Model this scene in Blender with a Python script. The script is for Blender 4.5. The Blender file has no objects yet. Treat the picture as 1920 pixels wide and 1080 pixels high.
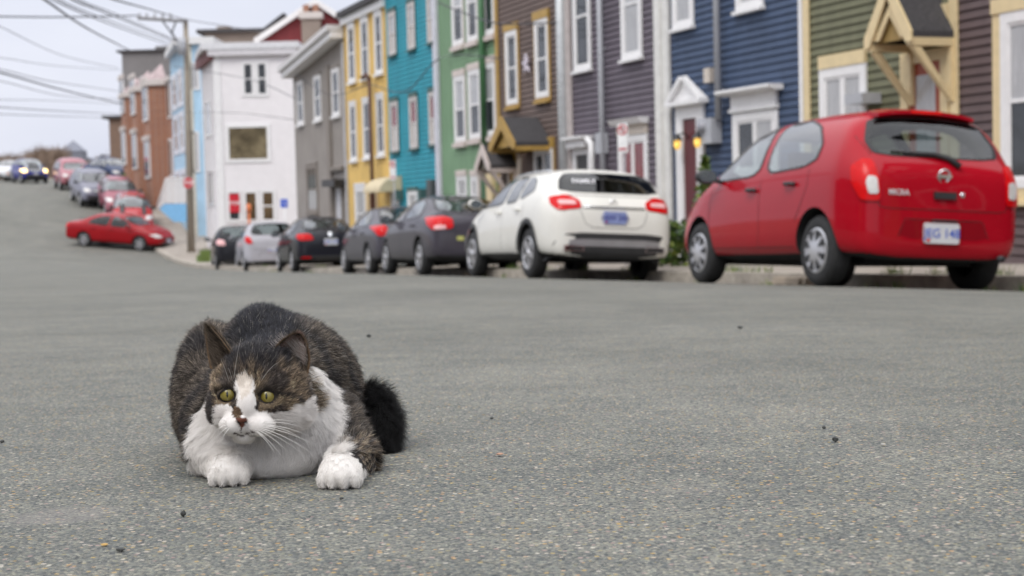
import bpy, bmesh, math, random
import numpy as np
from mathutils import Vector, Matrix
from mathutils.bvhtree import BVHTree
random.seed(7); rng = np.random.default_rng(7)
rad = math.radians
C = bpy.context.scene.collection

# ------------------------------------------------------------------ camera
FPX = 2900.0
HC = 0.26
PITCH = rad(3.09); ROLL = rad(-1.4)
cam_d = bpy.data.cameras.new('camera')
cam_d.sensor_fit = 'HORIZONTAL'; cam_d.sensor_width = 36
cam_d.lens = 36*FPX/1920
cam_d.clip_start = 0.05; cam_d.clip_end = 3000
cam_d.dof.use_dof = True
cam_d.dof.focus_distance = 1.69
cam_d.dof.aperture_fstop = 10.5
cam = bpy.data.objects.new('camera', cam_d); C.objects.link(cam)
RM = Matrix.Rotation(math.pi/2-PITCH, 3, 'X') @ Matrix.Rotation(ROLL, 3, 'Z')
cam.matrix_world = Matrix.Translation((0, 0, HC)) @ RM.to_4x4()
bpy.context.scene.camera = cam
CAM = Vector((0, 0, HC))

# ------------------------------------------------------------------ sky, sun, exposure
SUN_EL, SUN_AZ = rad(52), rad(205)      # azimuth measured from +Y towards +X
world = bpy.data.worlds.new('World'); bpy.context.scene.world = world
world.use_nodes = True
nt = world.node_tree; nt.nodes.clear()
def wn(t, **k):
    n = nt.nodes.new(t)
    for a, b in k.items(): setattr(n, a, b)
    return n
out = wn('ShaderNodeOutputWorld'); bg = wn('ShaderNodeBackground')
sky = wn('ShaderNodeTexSky', sky_type='NISHITA', sun_disc=False)
sky.sun_elevation = SUN_EL; sky.sun_rotation = SUN_AZ; sky.air_density = 1.0; sky.dust_density = 3.0
bg.inputs['Strength'].default_value = 0.10
geo = wn('ShaderNodeTexCoord'); sep = wn('ShaderNodeSeparateXYZ')
nt.links.new(geo.outputs['Generated'], sep.inputs[0])
elev = wn('ShaderNodeValToRGB')         # overcast: the zenith is brighter than the horizon
el = elev.color_ramp.elements
el[0].position = 0.0; el[0].color = (8.0, 8.15, 9.1, 1)
el[1].position = 0.75; el[1].color = (18.5, 18.7, 19.4, 1)
e2 = elev.color_ramp.elements.new(0.18); e2.color = (7.6, 7.85, 8.9, 1)
nt.links.new(sep.outputs['Z'], elev.inputs[0])
nz = wn('ShaderNodeTexNoise'); nz.inputs['Scale'].default_value = 2.2; nz.inputs['Detail'].default_value = 5
mp = wn('ShaderNodeMapping'); mp.inputs['Scale'].default_value = (1, 1, 4)
nt.links.new(geo.outputs['Generated'], mp.inputs[0]); nt.links.new(mp.outputs[0], nz.inputs['Vector'])
cr = wn('ShaderNodeValToRGB'); cr.color_ramp.elements[0].position = .35; cr.color_ramp.elements[0].color = (.86, .875, .91, 1)
cr.color_ramp.elements[1].position = .65; cr.color_ramp.elements[1].color = (1.04, 1.04, 1.03, 1)
nt.links.new(nz.outputs['Fac'], cr.inputs[0])
mul = wn('ShaderNodeMix', data_type='RGBA', blend_type='MULTIPLY'); mul.inputs[0].default_value = 1
nt.links.new(elev.outputs[0], mul.inputs[6]); nt.links.new(cr.outputs[0], mul.inputs[7])
mx = wn('ShaderNodeMix', data_type='RGBA'); mx.inputs[0].default_value = 0.93
nt.links.new(sky.outputs[0], mx.inputs[6]); nt.links.new(mul.outputs[2], mx.inputs[7])
nt.links.new(mx.outputs[2], bg.inputs['Color']); nt.links.new(bg.outputs[0], out.inputs[0])
sd = bpy.data.lights.new('sun', 'SUN'); sd.energy = 1.3; sd.angle = rad(25); sd.color = (1, .96, .9)
sun = bpy.data.objects.new('sun', sd); C.objects.link(sun)
dv = Vector((math.sin(SUN_AZ)*math.cos(SUN_EL), math.cos(SUN_AZ)*math.cos(SUN_EL), math.sin(SUN_EL)))
sun.rotation_euler = dv.to_track_quat('Z', 'Y').to_euler(); sun.location = (0, 0, 40)
sc = bpy.context.scene
sc.view_settings.view_transform = 'Standard'; sc.view_settings.look = 'None'
sc.view_settings.gamma = 1; sc.view_settings.exposure = 0.15
sc.cycles.use_adaptive_sampling = True
sc.cycles.max_bounces = 6; sc.cycles.diffuse_bounces = 3; sc.cycles.glossy_bounces = 3
sc.cycles.transparent_max_bounces = 14
sc.cycles.caustics_reflective = False; sc.cycles.caustics_refractive = False

# ------------------------------------------------------------------ projection of photo pixels (1920x1080) to the world
def ray(px, py):
    return RM @ Vector(((px-960)/FPX, (540-py)/FPX, -1))
v = ray(-130, 410); U = Vector((v.x, v.y, 0)).normalized()      # along the street, away
N = Vector((U.y, -U.x, 0))                                       # to the right of it
def at_y(px, py, Y):
    r = ray(px, py); return CAM + r*(Y/r.y)
def on_plane(px, py, D):
    r = ray(px, py); return CAM + r*(D/r.dot(N))
KS = [(-80, 1.6), (0, 0), (30, -.78), (50, -1.30), (57, -1.42), (63, -1.36), (68.5, -1.06), (75, -.2), (82.5, .9), (95, 1.85),
      (108, 2.55), (125, 3.15), (140, 3.2), (170, 2.4), (300, -6), (700, -16)]
ksx = np.array([k[0] for k in KS], float); ksy = np.array([k[1] for k in KS], float)
ksm = np.gradient(ksy, ksx)
def prof(s):
    s = min(max(s, -80), 700)
    i = int(min(max(np.searchsorted(ksx, s)-1, 0), len(ksx)-2))
    h = ksx[i+1]-ksx[i]; t = (s-ksx[i])/h
    return (2*t**3-3*t*t+1)*ksy[i]+(t**3-2*t*t+t)*h*ksm[i]+(-2*t**3+3*t*t)*ksy[i+1]+(t**3-t*t)*h*ksm[i+1]
def sstep(a, b, x):
    t = min(max((x-a)/(b-a), 0), 1); return t*t*(3-2*t)
CURB = 8.9
def road_z(s, n):
    k = .0042+(.0015-.0042)*sstep(56, 75, s)
    m = min(max(n, -9), CURB)
    c = k*m*m if m > 0 else .0018*m*m
    return prof(s)-c
def ground_z(s, n):
    z = road_z(s, n)
    if n > CURB: z += .14 + (n-CURB)*(.02+.06*sstep(58, 66, s))
    if n < -9: z += .14
    return z
def SN(P): return P.dot(U), P.dot(N)
def W(s, n, z=0.0): return U*s+N*n+Vector((0, 0, z))
def gz(x, y):
    P = Vector((x, y, 0)); return ground_z(*SN(P))
def px_road(px, Y, off=0):
    r = ray(px, 500); X = r.x/r.y*Y
    return Vector((X, Y, gz(X, Y)+off))

# ------------------------------------------------------------------ materials
MATS = {}
def nodes(name):
    m = bpy.data.materials.new(name); m.use_nodes = True
    return m, m.node_tree, m.node_tree.nodes['Principled BSDF']
def mat(name, col, rough=.6, metal=0, coat=0, var=.12, scale=8, spec=.5, emit=None, es=0, ior=None, bump=0, stretch=(1, 1, 1)):
    if name in MATS: return MATS[name]
    m, t, b = nodes(name)
    b.inputs['Roughness'].default_value = rough; b.inputs['Metallic'].default_value = metal
    b.inputs['Specular IOR Level'].default_value = spec
    if ior: b.inputs['IOR'].default_value = ior
    if coat: b.inputs['Coat Weight'].default_value = coat; b.inputs['Coat Roughness'].default_value = .04
    tc = t.nodes.new('ShaderNodeTexCoord'); mpn = t.nodes.new('ShaderNodeMapping')
    mpn.inputs['Scale'].default_value = stretch
    t.links.new(tc.outputs['Object'], mpn.inputs[0])
    n = t.nodes.new('ShaderNodeTexNoise'); n.inputs['Scale'].default_value = scale; n.inputs['Detail'].default_value = 6
    n.inputs['Roughness'].default_value = .65
    t.links.new(mpn.outputs[0], n.inputs['Vector'])
    r = t.nodes.new('ShaderNodeValToRGB')
    r.color_ramp.elements[0].position = .3; r.color_ramp.elements[1].position = .7
    r.color_ramp.elements[0].color = (*[c*(1-var) for c in col], 1); r.color_ramp.elements[1].color = (*[min(1, c*(1+var)) for c in col], 1)
    t.links.new(n.outputs['Fac'], r.inputs[0]); t.links.new(r.outputs[0], b.inputs['Base Color'])
    if bump:
        bn = t.nodes.new('ShaderNodeBump'); bn.inputs['Strength'].default_value = bump; bn.inputs['Distance'].default_value = .01
        t.links.new(n.outputs['Fac'], bn.inputs['Height']); t.links.new(bn.outputs[0], b.inputs['Normal'])
    if emit: b.inputs['Emission Color'].default_value = (*emit, 1); b.inputs['Emission Strength'].default_value = es
    MATS[name] = m; return m

def asphalt(name, tint=(1, 1, 1)):
    m, t, b = nodes(name); L = t.links.new
    def nd(k, **kw):
        n = t.nodes.new(k)
        for a, v in kw.items(): setattr(n, a, v)
        return n
    tc = nd('ShaderNodeTexCoord')
    def noise(sc, det=4, ro=.6):
        n = nd('ShaderNodeTexNoise'); n.inputs['Scale'].default_value = sc; n.inputs['Detail'].default_value = det; n.inputs['Roughness'].default_value = ro
        L(tc.outputs['Object'], n.inputs['Vector']); return n
    def ramp(src, *st):
        r = nd('ShaderNodeValToRGB'); e = r.color_ramp.elements
        while len(e) < len(st): e.new(.5)
        for i, (p, c) in enumerate(st): e[i].position = p; e[i].color = (*c, 1) if len(c) == 3 else c
        L(src, r.inputs[0]); return r
    def mix(bt, f, a, c):
        x = nd('ShaderNodeMix', data_type='RGBA', blend_type=bt)
        if isinstance(f, float): x.inputs[0].default_value = f
        else: L(f, x.inputs[0])
        L(a, x.inputs[6]); L(c, x.inputs[7]); return x.outputs[2]
    big = ramp(noise(.6, 5).outputs['Fac'], (.3, (.128*tint[0], .130*tint[1], .120*tint[2])), (.7, (.180*tint[0], .179*tint[1], .166*tint[2])))
    med = ramp(noise(7, 6, .7).outputs['Fac'], (.32, (.80, .82, .84)), (.62, (1.10, 1.09, 1.07)))
    base = mix('MULTIPLY', 1.0, big.outputs[0], med.outputs[0])
    # aggregate: every cell a stone of its own tone
    def vor(sc):
        v = nd('ShaderNodeTexVoronoi'); v.inputs['Scale'].default_value = sc; v.inputs['Randomness'].default_value = 1
        L(tc.outputs['Object'], v.inputs['Vector']); return v
    v1 = vor(360)
    s1 = nd('ShaderNodeSeparateColor'); L(v1.outputs['Color'], s1.inputs[0])
    g1 = ramp(s1.outputs[0], (0, (.28, .30, .34)), (.2, (.62, .66, .70)), (.5, (.95, .95, .97)), (.72, (1.2, 1.15, 1.0)), (.86, (1.3, 1.38, 1.3)), (.97, (2.1, 1.95, 1.7)))
    c = mix('MULTIPLY', .9, base, g1.outputs[0])
    v2 = vor(170)
    s2 = nd('ShaderNodeSeparateColor'); L(v2.outputs['Color'], s2.inputs[0])
    m2 = ramp(s2.outputs[0], (.60, (0, 0, 0)), (.66, (1, 1, 1)))
    d2 = ramp(v2.outputs['Distance'], (.34, (1, 1, 1)), (.44, (0, 0, 0)))
    mm = nd('ShaderNodeMath', operation='MULTIPLY'); L(m2.outputs[0], mm.inputs[0]); L(d2.outputs[0], mm.inputs[1])
    col2 = ramp(s2.outputs[1], (0, (.035, .04, .045)), (.3, (.10, .115, .115)), (.48, (.22, .22, .16)), (.62, (.40, .29, .10)), (.72, (.44, .26, .12)), (.82, (.52, .49, .42)), (.95, (.32, .22, .20)))
    sc2 = nd('ShaderNodeMath', operation='MULTIPLY'); sc2.inputs[1].default_value = .9; L(mm.outputs[0], sc2.inputs[0])
    c = mix('MIX', sc2.outputs[0], c, col2.outputs[0])
    # pale dusty stains of their own shape
    st = ramp(noise(.9, 6, .7).outputs['Fac'], (.60, (0, 0, 0)), (.75, (.35, .35, .35)))
    pk = nd('ShaderNodeRGB'); pk.outputs[0].default_value = (.30, .27, .25, 1)
    c = mix('MIX', st.outputs[0], c, pk.outputs[0])
    # worn areas where the coarse stone shows, and one pale rubbed patch near the cat
    wr_ = ramp(noise(1.7, 3, .5).outputs['Fac'], (.42, (1, 1, 1)), (.60, (.90, .905, .915)))
    c = mix('MULTIPLY', 1.0, c, wr_.outputs[0])
    q = at_y(120, 962, 1.53); vm = nd('ShaderNodeMapping'); vm.inputs['Scale'].default_value = (7, 8, 1); vm.inputs['Location'].default_value = (-q.x*7, -q.y*8, 0)
    L(tc.outputs['Object'], vm.inputs[0]); ln_ = nd('ShaderNodeVectorMath', operation='LENGTH'); L(vm.outputs[0], ln_.inputs[0])
    ad = nd('ShaderNodeMath', operation='MULTIPLY_ADD'); ad.inputs[1].default_value = 1.1; L(noise(14, 5, .7).outputs['Fac'], ad.inputs[0]); L(ln_.outputs['Value'], ad.inputs[2])
    pr_ = ramp(ad.outputs[0], (.75, (.26, .26, .26)), (1.45, (0, 0, 0)))
    c = mix('MIX', pr_.outputs[0], c, pk.outputs[0])
    L(c, b.inputs['Base Color'])
    b.inputs['Roughness'].default_value = .82; b.inputs['Specular IOR Level'].default_value = .25
    bp = nd('ShaderNodeBump'); bp.inputs['Strength'].default_value = .55; bp.inputs['Distance'].default_value = .0018
    L(v1.outputs['Distance'], bp.inputs['Height']); bp.invert = True
    bp2 = nd('ShaderNodeBump'); bp2.inputs['Strength'].default_value = .5; bp2.inputs['Distance'].default_value = .004
    L(noise(55, 4).outputs['Fac'], bp2.inputs['Height']); L(bp.outputs[0], bp2.inputs['Normal']); L(bp2.outputs[0], b.inputs['Normal'])
    MATS[name] = m; return m

def brick(name, a, b_, mortar, scale=1):
    m, t, b = nodes(name); L = t.links.new
    tc = t.nodes.new('ShaderNodeTexCoord'); mpn = t.nodes.new('ShaderNodeMapping'); mpn.inputs['Rotation'].default_value = (math.pi/2, 0, 0)
    L(tc.outputs['Object'], mpn.inputs[0])
    br = t.nodes.new('ShaderNodeTexBrick'); L(mpn.outputs[0], br.inputs['Vector'])
    br.inputs['Color1'].default_value = (*a, 1); br.inputs['Color2'].default_value = (*b_, 1); br.inputs['Mortar'].default_value = (*mortar, 1)
    br.inputs['Scale'].default_value = scale; br.inputs['Brick Width'].default_value = .22; br.inputs['Row Height'].default_value = .075; br.inputs['Mortar Size'].default_value = .01
    L(br.outputs['Color'], b.inputs['Base Color']); b.inputs['Roughness'].default_value = .85
    MATS[name] = m; return m

WHITE = mat('white_paint', (.80, .79, .79), .5, var=.06)
CREAM = mat('cream_paint', (.72, .58, .34), .5, var=.08)
BEIGE = mat('beige_paint', (.60, .53, .46), .55, var=.08)
MUST = mat('mustard_paint', (.43, .27, .07), .55, var=.12)
GREYP = mat('grey_paint', (.42, .43, .46), .45, var=.08)
SHINGLE = mat('roof_shingle', (.055, .052, .055), .9, var=.4, scale=25, bump=.5)
PGLASS = mat('window_glass', (.035, .04, .045), .06, var=.5, scale=2, spec=.6, ior=1.5)
CURT = mat('curtained_glass', (.42, .42, .43), .12, var=.25, scale=9, spec=.5, stretch=(6, 1, .4))
REDC = mat('red_curtained_glass', (.20, .045, .05), .12, var=.3, scale=6)
CBLIND = mat('cream_blind_glass', (.50, .46, .42), .15, var=.1, scale=6)
BROWNG = mat('brown_interior_glass', (.12, .08, .045), .08, var=.5, scale=3)
CONC = mat('concrete', (.38, .34, .29), .85, var=.35, scale=5, bump=.3)
DARK = mat('black_metal', (.02, .02, .022), .4)
WOODP = mat('weathered_pole_wood', (.30, .26, .21), .9, var=.25, scale=10, stretch=(1, 1, .1))

# ------------------------------------------------------------------ object helpers
def tag(o, label=None, cat=None, group=None, kind=None):
    if label: o['label'] = label
    if cat: o['category'] = cat
    if group: o['group'] = group
    if kind: o['kind'] = kind
    return o
def empty(name, loc, rz=0, mtx=None):
    o = bpy.data.objects.new(name, None); C.objects.link(o); o.empty_display_size = .2
    if mtx is not None: o.matrix_world = mtx
    else: o.location = loc; o.rotation_euler = (0, 0, rz)
    return o
class MB:
    def __init__(s): s.v = []; s.f = []; s.m = []; s.mats = []; s.sm = []
    def mi(s, m):
        if m not in s.mats: s.mats.append(m)
        return s.mats.index(m)
    def add(s, vs, fs, m, smooth=False):
        o = len(s.v); s.v += [tuple(p) for p in vs]; k = s.mi(m)
        for f in fs: s.f.append([i+o for i in f]); s.m.append(k); s.sm.append(smooth)
        return s
    def box(s, x0, x1, y0, y1, z0, z1, m):
        vs = [(x0, y0, z0), (x1, y0, z0), (x1, y1, z0), (x0, y1, z0), (x0, y0, z1), (x1, y0, z1), (x1, y1, z1), (x0, y1, z1)]
        return s.add(vs, [(0, 3, 2, 1), (4, 5, 6, 7), (0, 1, 5, 4), (1, 2, 6, 5), (2, 3, 7, 6), (3, 0, 4, 7)], m)
    def prism(s, poly, y0, y1, m, axis='y'):
        n = len(poly)
        P = lambda a, b, c: {'y': (a, c, b), 'x': (c, a, b), 'z': (a, b, c)}[axis]
        vs = [P(a, b, y0) for a, b in poly]+[P(a, b, y1) for a, b in poly]
        fs = [tuple(range(n)), tuple(range(2*n-1, n-1, -1))]+[(i, n+i, n+(i+1) % n, (i+1) % n) for i in range(n)]
        return s.add(vs, fs, m)
    def tube(s, pts, r, m, k=8, r1=None, cap=True):
        pts = [Vector(p) for p in pts]; vs = []; n = len(pts)
        for i, p in enumerate(pts):
            d = (pts[min(i+1, n-1)]-pts[max(i-1, 0)]).normalized()
            a = d.cross(Vector((0, 0, 1)))
            if a.length < 1e-3: a = Vector((1, 0, 0))
            a.normalize(); b = d.cross(a)
            rr = r if r1 is None else r+(r1-r)*i/max(n-1, 1)
            if isinstance(r, (list, tuple)): rr = r[i]
            vs += [p+a*(rr*math.cos(2*math.pi*j/k))+b*(rr*math.sin(2*math.pi*j/k)) for j in range(k)]
        fs = [(i*k+j, i*k+(j+1) % k, (i+1)*k+(j+1) % k, (i+1)*k+j) for i in range(n-1) for j in range(k)]
        if cap: fs += [tuple(range(k-1, -1, -1)), tuple((n-1)*k+j for j in range(k))]
        return s.add(vs, fs, m, True)
    def lathe(s, prof_, m, k=24, axis='y', off=(0, 0, 0)):
        vs = []
        for r, h in prof_:
            for j in range(k):
                a = 2*math.pi*j/k; c, d = r*math.cos(a), r*math.sin(a)
                p = {'y': (c, h, d), 'z': (c, d, h), 'x': (h, c, d)}[axis]
                vs.append((p[0]+off[0], p[1]+off[1], p[2]+off[2]))
        n = len(prof_)
        fs = [(i*k+j, i*k+(j+1) % k, (i+1)*k+(j+1) % k, (i+1)*k+j) for i in range(n-1) for j in range(k)]
        return s.add(vs, fs, m, True)
    def mesh(s, name):
        me = bpy.data.meshes.new(name); me.from_pydata(s.v, [], s.f)
        for m in s.mats: me.materials.append(m)
        me.polygons.foreach_set('material_index', s.m); me.polygons.foreach_set('use_smooth', s.sm)
        bm = bmesh.new(); bm.from_mesh(me); bmesh.ops.recalc_face_normals(bm, faces=bm.faces); bm.to_mesh(me); bm.free()
        me.update(); return me
    def build(s, name, parent=None, sharp=None):
        me = s.mesh(name)
        if sharp: me.set_sharp_from_angle(angle=rad(sharp))
        o = bpy.data.objects.new(name, me); C.objects.link(o)
        if parent is not None: o.parent = parent
        return o
def grid_obj(name, ss, ns, fz, m, smooth=True):
    vs = [W(s, n, fz(s, n)) for s in ss for n in ns]; k = len(ns)
    b = MB(); b.add(vs, [(i*k+j, i*k+j+1, (i+1)*k+j+1, (i+1)*k+j) for i in range(len(ss)-1) for j in range(k-1)], m, smooth)
    o = b.build(name); return o
def text_mesh(txt, size, m, name, parent, mtx, ext=.001, bold=0.0):
    cu = bpy.data.curves.new(name, 'FONT'); cu.body = txt; cu.size = size; cu.extrude = ext; cu.align_x = 'CENTER'; cu.align_y = 'CENTER'; cu.offset = bold
    t = bpy.data.objects.new(name, cu); me = bpy.data.meshes.new_from_object(t); bpy.data.objects.remove(t)
    me.materials.clear(); me.materials.append(m)
    o = bpy.data.objects.new(name, me); C.objects.link(o); o.parent = parent; o.matrix_local = mtx; return o

# ------------------------------------------------------------------ ground, road, pavement
def steps(*seg):
    r = []
    for a, b, d in seg: r += list(np.arange(a, b, d))
    return r+[seg[-1][1]]
S1 = steps((-60, -4, 4), (-4, 12, 1), (12, 50, 3), (50, 140, 1.5), (140, 400, 12))
ASPH = asphalt('asphalt'); EARTH = mat('bare_earth_ground', (.17, .14, .11), .95, var=.35, scale=1.2, bump=.4)
NS = [-400, -200, -90, -40, -20, -12, -9, -8.9, -5, 0, 3, 6, 8.89, 8.9, 12, 20, 40, 90, 200, 400]
tag(grid_obj('ground', steps((-300, -60, 40), (-60, 50, 5), (50, 140, 3), (140, 400, 15), (400, 2400, 200)), NS,
    lambda s, n: ground_z(s, min(max(n, -60), 60))-.05-(.13 if n > 8.89 or n < -8.95 else 0) + 0.0, EARTH), kind='structure')
tag(grid_obj('road', S1, [-9, -7, -5, -3, -1.5, 0, 1.5, 3, 4.5, 6, 7, 8, 8.5, CURB], road_z, ASPH), kind='structure')
PAVE = mat('pavement_concrete', (.33, .29, .25), .88, var=.22, scale=2.5, bump=.3)
def edge_strip(name, n0, n1, dz0, m, ss=S1):
    b = MB()
    for a, c in zip(ss[:-1], ss[1:]):
        pts = []
        for s in (a, c):
            zc = road_z(s, n0 if abs(n0) < abs(n1) else n1)
            pts.append([W(s, n0, ground_z(s, n0)+dz0 if abs(n0) > 9.02 else road_z(s, n0)+.14), W(s, n1, ground_z(s, n1)+dz0 if abs(n1) > 9.02 else road_z(s, n1)+.14)])
        (p, q), (r, t) = pts
        dn = Vector((0, 0, -.3))
        b.add([p, q, t, r, p+dn, q+dn, t+dn, r+dn], [(0, 1, 2, 3), (0, 3, 7, 4), (1, 5, 6, 2)], m)
    return b.build(name)
tag(edge_strip('kerb', 8.9, 9.06, 0, CONC), kind='structure')
tag(edge_strip('pavement', 9.06, 11.4, -.012, PAVE), kind='structure')
tag(edge_strip('kerb', -9.16, -9.0, 0, CONC), kind='structure')
tag(edge_strip('pavement', -11.6, -9.16, -.012, PAVE), kind='structure')
GRASS = mat('short_grass', (.09, .13, .03), .95, var=.5, scale=12, bump=.6)
# ------------------------------------------------------------------ houses
D0 = 11.0
ROT_H = math.atan2(-U.y, -U.x)
class House:
    """local x runs along the facade to the right, y into the house, z up."""
    def __init__(h, name, label, pl, pr, D=D0, base=None, H=7.5, color=None, cat='house', depth=8, wall=None, slope=0.0, board=.105, py_mid=250, roof=SHINGLE, group='terraced houses along the street', ov=.12, fascia=WHITE, sides=True):
        a = on_plane(pl, py_mid, D); b = on_plane(pr, py_mid, D)
        h.D = D; h.sL = a.dot(U); h.sR = b.dot(U); h.w = h.sL-h.sR
        sm = (h.sL+h.sR)/2
        h.zb = ground_z(sm, D)-.25 if base is None else base
        h.e = empty(name, W(h.sL, D, h.zb), ROT_H); h.H = H; h.slope = slope
        tag(h.e, label, cat, group)
        m = wall; h.wallm = m
        wb = MB(); z = 0.0; Hr = H; Hl = H-slope*h.w
        Ht = max(Hl, Hr)
        while z < Ht-.01:
            z1 = min(z+board, Ht)
            xl = 0.0; xr = h.w
            if slope > 0 and z1 > Hl: xl = min(h.w, (z1-Hl)/slope)
            if xl >= xr-.02: break
            wb.add([(xl, -.026, z), (xr, -.026, z), (xr, 0, z1), (xl, 0, z1), (xl, 0, z), (xr, 0, z)], [(0, 1, 2, 3), (0, 4, 5, 1)], m)
            z = z1
        wb.add([(0, .01, 0), (h.w, .01, 0), (h.w, .01, Hr), (0, .01, Hl), (0, depth, 0), (h.w, depth, 0), (h.w, depth, Hr), (0, depth, Hl)],
               [(0, 1, 2, 3), (0, 3, 7, 4), (1, 5, 6, 2), (4, 7, 6, 5)], m)
        wb.build('wall', h.e)
        rb = MB(); rb.prism([(-.02, Hl), (h.w+.02, Hr), (h.w+.02, Hr+.16), (-.02, Hl+.16)], -ov-.1, depth+.1, roof)
        rb.build('roof', h.e)
        fb = MB(); fb.prism([(0, Hl-.2), (h.w, Hr-.2), (h.w, Hr-.004), (0, Hl-.004)], -ov, -.022, fascia); fb.build('cornice', h.e)
        fd = MB(); fd.box(.01, h.w-.01, -.03, .4, -1.2, .0, CONC); fd.build('foundation', h.e)
    def L(h, px, py, out=0.0):
        p = on_plane(px, py, h.D-out); return h.sL-p.dot(U), p.z-h.zb
    def X(h, px, py=250, out=0.0): return h.L(px, py, out)[0]
    def board_v(h, px0, px1, m, name='corner_board', out=.05, z0=-.2, z1=None, py=250):
        x0, x1 = h.X(px0, py), h.X(px1, py)
        b = MB(); b.box(x0, x1, -out, -.021 if out > .025 else 0, z0, z1 or h.H-.21, m); return b.build(name, h.e)
    def pipe(h, px, m, r=.045, z0=0, z1=None, py=250, name='downspout', out=.11):
        x = h.X(px, py, out); b = MB(); z1 = z1 or h.H-.25
        b.tube([(x, -out, z0), (x, -out, z1)], r, m, 10)
        for k in range(int((z1-z0)/1.6)+1):
            zz = z0+.4+k*1.6
            if zz < z1: b.box(x-.015, x+.015, -out, -.01, zz, zz+.04, m)
        return b.build(name, h.e)
    def win(h, px0, px1, pt, pb, trim=WHITE, casing=.09, head=0, headm=None, sill=.05, split='hung', panes=(PGLASS, PGLASS), name='window', cap=0, sashm=None, outm=None, outw=0):
        """px range, top and bottom pixel rows at the middle of the opening (outer edge of the casing)"""
        pm = (px0+px1)/2
        x0, x1 = h.X(px0, (pt+pb)/2), h.X(px1, (pt+pb)/2)
        z1 = h.L(pm, pt)[1]; z0 = h.L(pm, pb)[1]
        c = min(casing, (x1-x0)*.22); sm_ = sashm or trim
        b = MB(); p = -.055
        if outw:
            om = outm
            b.box(x0-outw, x0, p+.01, -.019, z0-outw, z1, om); b.box(x1, x1+outw, p+.01, -.019, z0-outw, z1, om)
            b.box(x0, x1, p+.01, -.019, z0-outw, z0, om)
        b.box(x0, x0+c, p, -.019, z0, z1, trim); b.box(x1-c, x1, p, -.019, z0, z1, trim)
        b.box(x0+c, x1-c, p, -.019, z1-c, z1, trim); b.box(x0+c, x1-c, p, -.019, z0, z0+c*.8, trim)
        if head: b.box(x0-outw, x1+outw, p-.012, -.019, z1+.001, z1+head, headm or trim)
        if cap: b.box(x0-.06, x1+.06, p-.05, -.019, z1+head+.002, z1+head+cap, headm or trim)
        if sill: b.box(x0-.03, x1+.03, p-.05, -.019, z0-sill-(outw), z0-.001-(outw), outm if outw else trim)
        f = b.build(name, h.e)
        ix0, ix1, iz0, iz1 = x0+c, x1-c, z0+c*.8, z1-c
        s = MB(); t = .035; q0, q1 = -.042, -.019
        zm = (iz0+iz1)/2
        s.box(ix0, ix0+t, q0, q1, iz0, iz1, sm_); s.box(ix1-t, ix1, q0, q1, iz0, iz1, sm_)
        s.box(ix0+t, ix1-t, q0, q1, iz1-t, iz1, sm_); s.box(ix0+t, ix1-t, q0, q1, iz0, iz0+t, sm_)
        if split == 'hung': s.box(ix0+t, ix1-t, q0-.004, q1, zm-t*.6, zm+t*.6, sm_)
        if split in ('double', 'grid'): xm = (ix0+ix1)/2; s.box(xm-.05, xm+.05, q0-.004, q1, iz0+t, iz1-t, sm_)
        if split == 'grid':
            s.box(ix0+t, (ix0+ix1)/2-.051, q0, q1, zm-t*.5, zm+t*.5, sm_); s.box((ix0+ix1)/2+.051, ix1-t, q0, q1, zm-t*.5, zm+t*.5, sm_)
        so = s.build('sash', f)
        g = MB(); y = -.0285
        if split in ('hung', 'grid'):
            g.add([(ix0, y, zm), (ix1, y, zm), (ix1, y, iz1), (ix0, y, iz1)], [(0, 1, 2, 3)], panes[0])
            g.add([(ix0, y, iz0), (ix1, y, iz0), (ix1, y, zm), (ix0, y, zm)], [(0, 1, 2, 3)], panes[1])
        else:
            xm = (ix0+ix1)/2
            g.add([(ix0, y, iz0), (xm, y, iz0), (xm, y, iz1), (ix0, y, iz1)], [(0, 1, 2, 3)], panes[0])
            g.add([(xm, y, iz0), (ix1, y, iz0), (ix1, y, iz1), (xm, y, iz1)], [(0, 1, 2, 3)], panes[1])
        g.build('pane', f)
        return x0, x1, z0, z1
    def door(h, x0, x1, ztop, m, trim=WHITE, c=.1, glass=None, zbot=.25):
        b = MB(); b.box(x0+c, x1-c, -.034, -.0195, zbot, ztop, m); d = b.build('door', h.e)
        if glass: g = MB(); g.box(x0+c+.13, x1-c-.13, -.036, -.031, zbot+1.0, ztop-.14, glass); g.build('pane', d)
        k = MB(); k.tube([(x1-c-.07, -.075, zbot+1.0), (x1-c-.07, -.03, zbot+1.0)], .022, DARK); k.build('handle', d)
        t = MB(); t.box(x0, x0+c, -.07, -.0195, zbot, ztop+.002, trim); t.box(x1-c, x1, -.07, -.0195, zbot, ztop+.002, trim)
        t.box(x0, x1, -.07, -.0195, ztop+.003, ztop+.003+c, trim); t.build('door_frame', h.e)
        s = MB(); s.box(x0-.1, x1+.1, -.5, -.035, -.3, zbot-.002, CONC); s.box(x0-.05, x1+.05, -.8, -.502, -.3, zbot-.17, CONC); s.build('doorstep', h.e)
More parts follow.
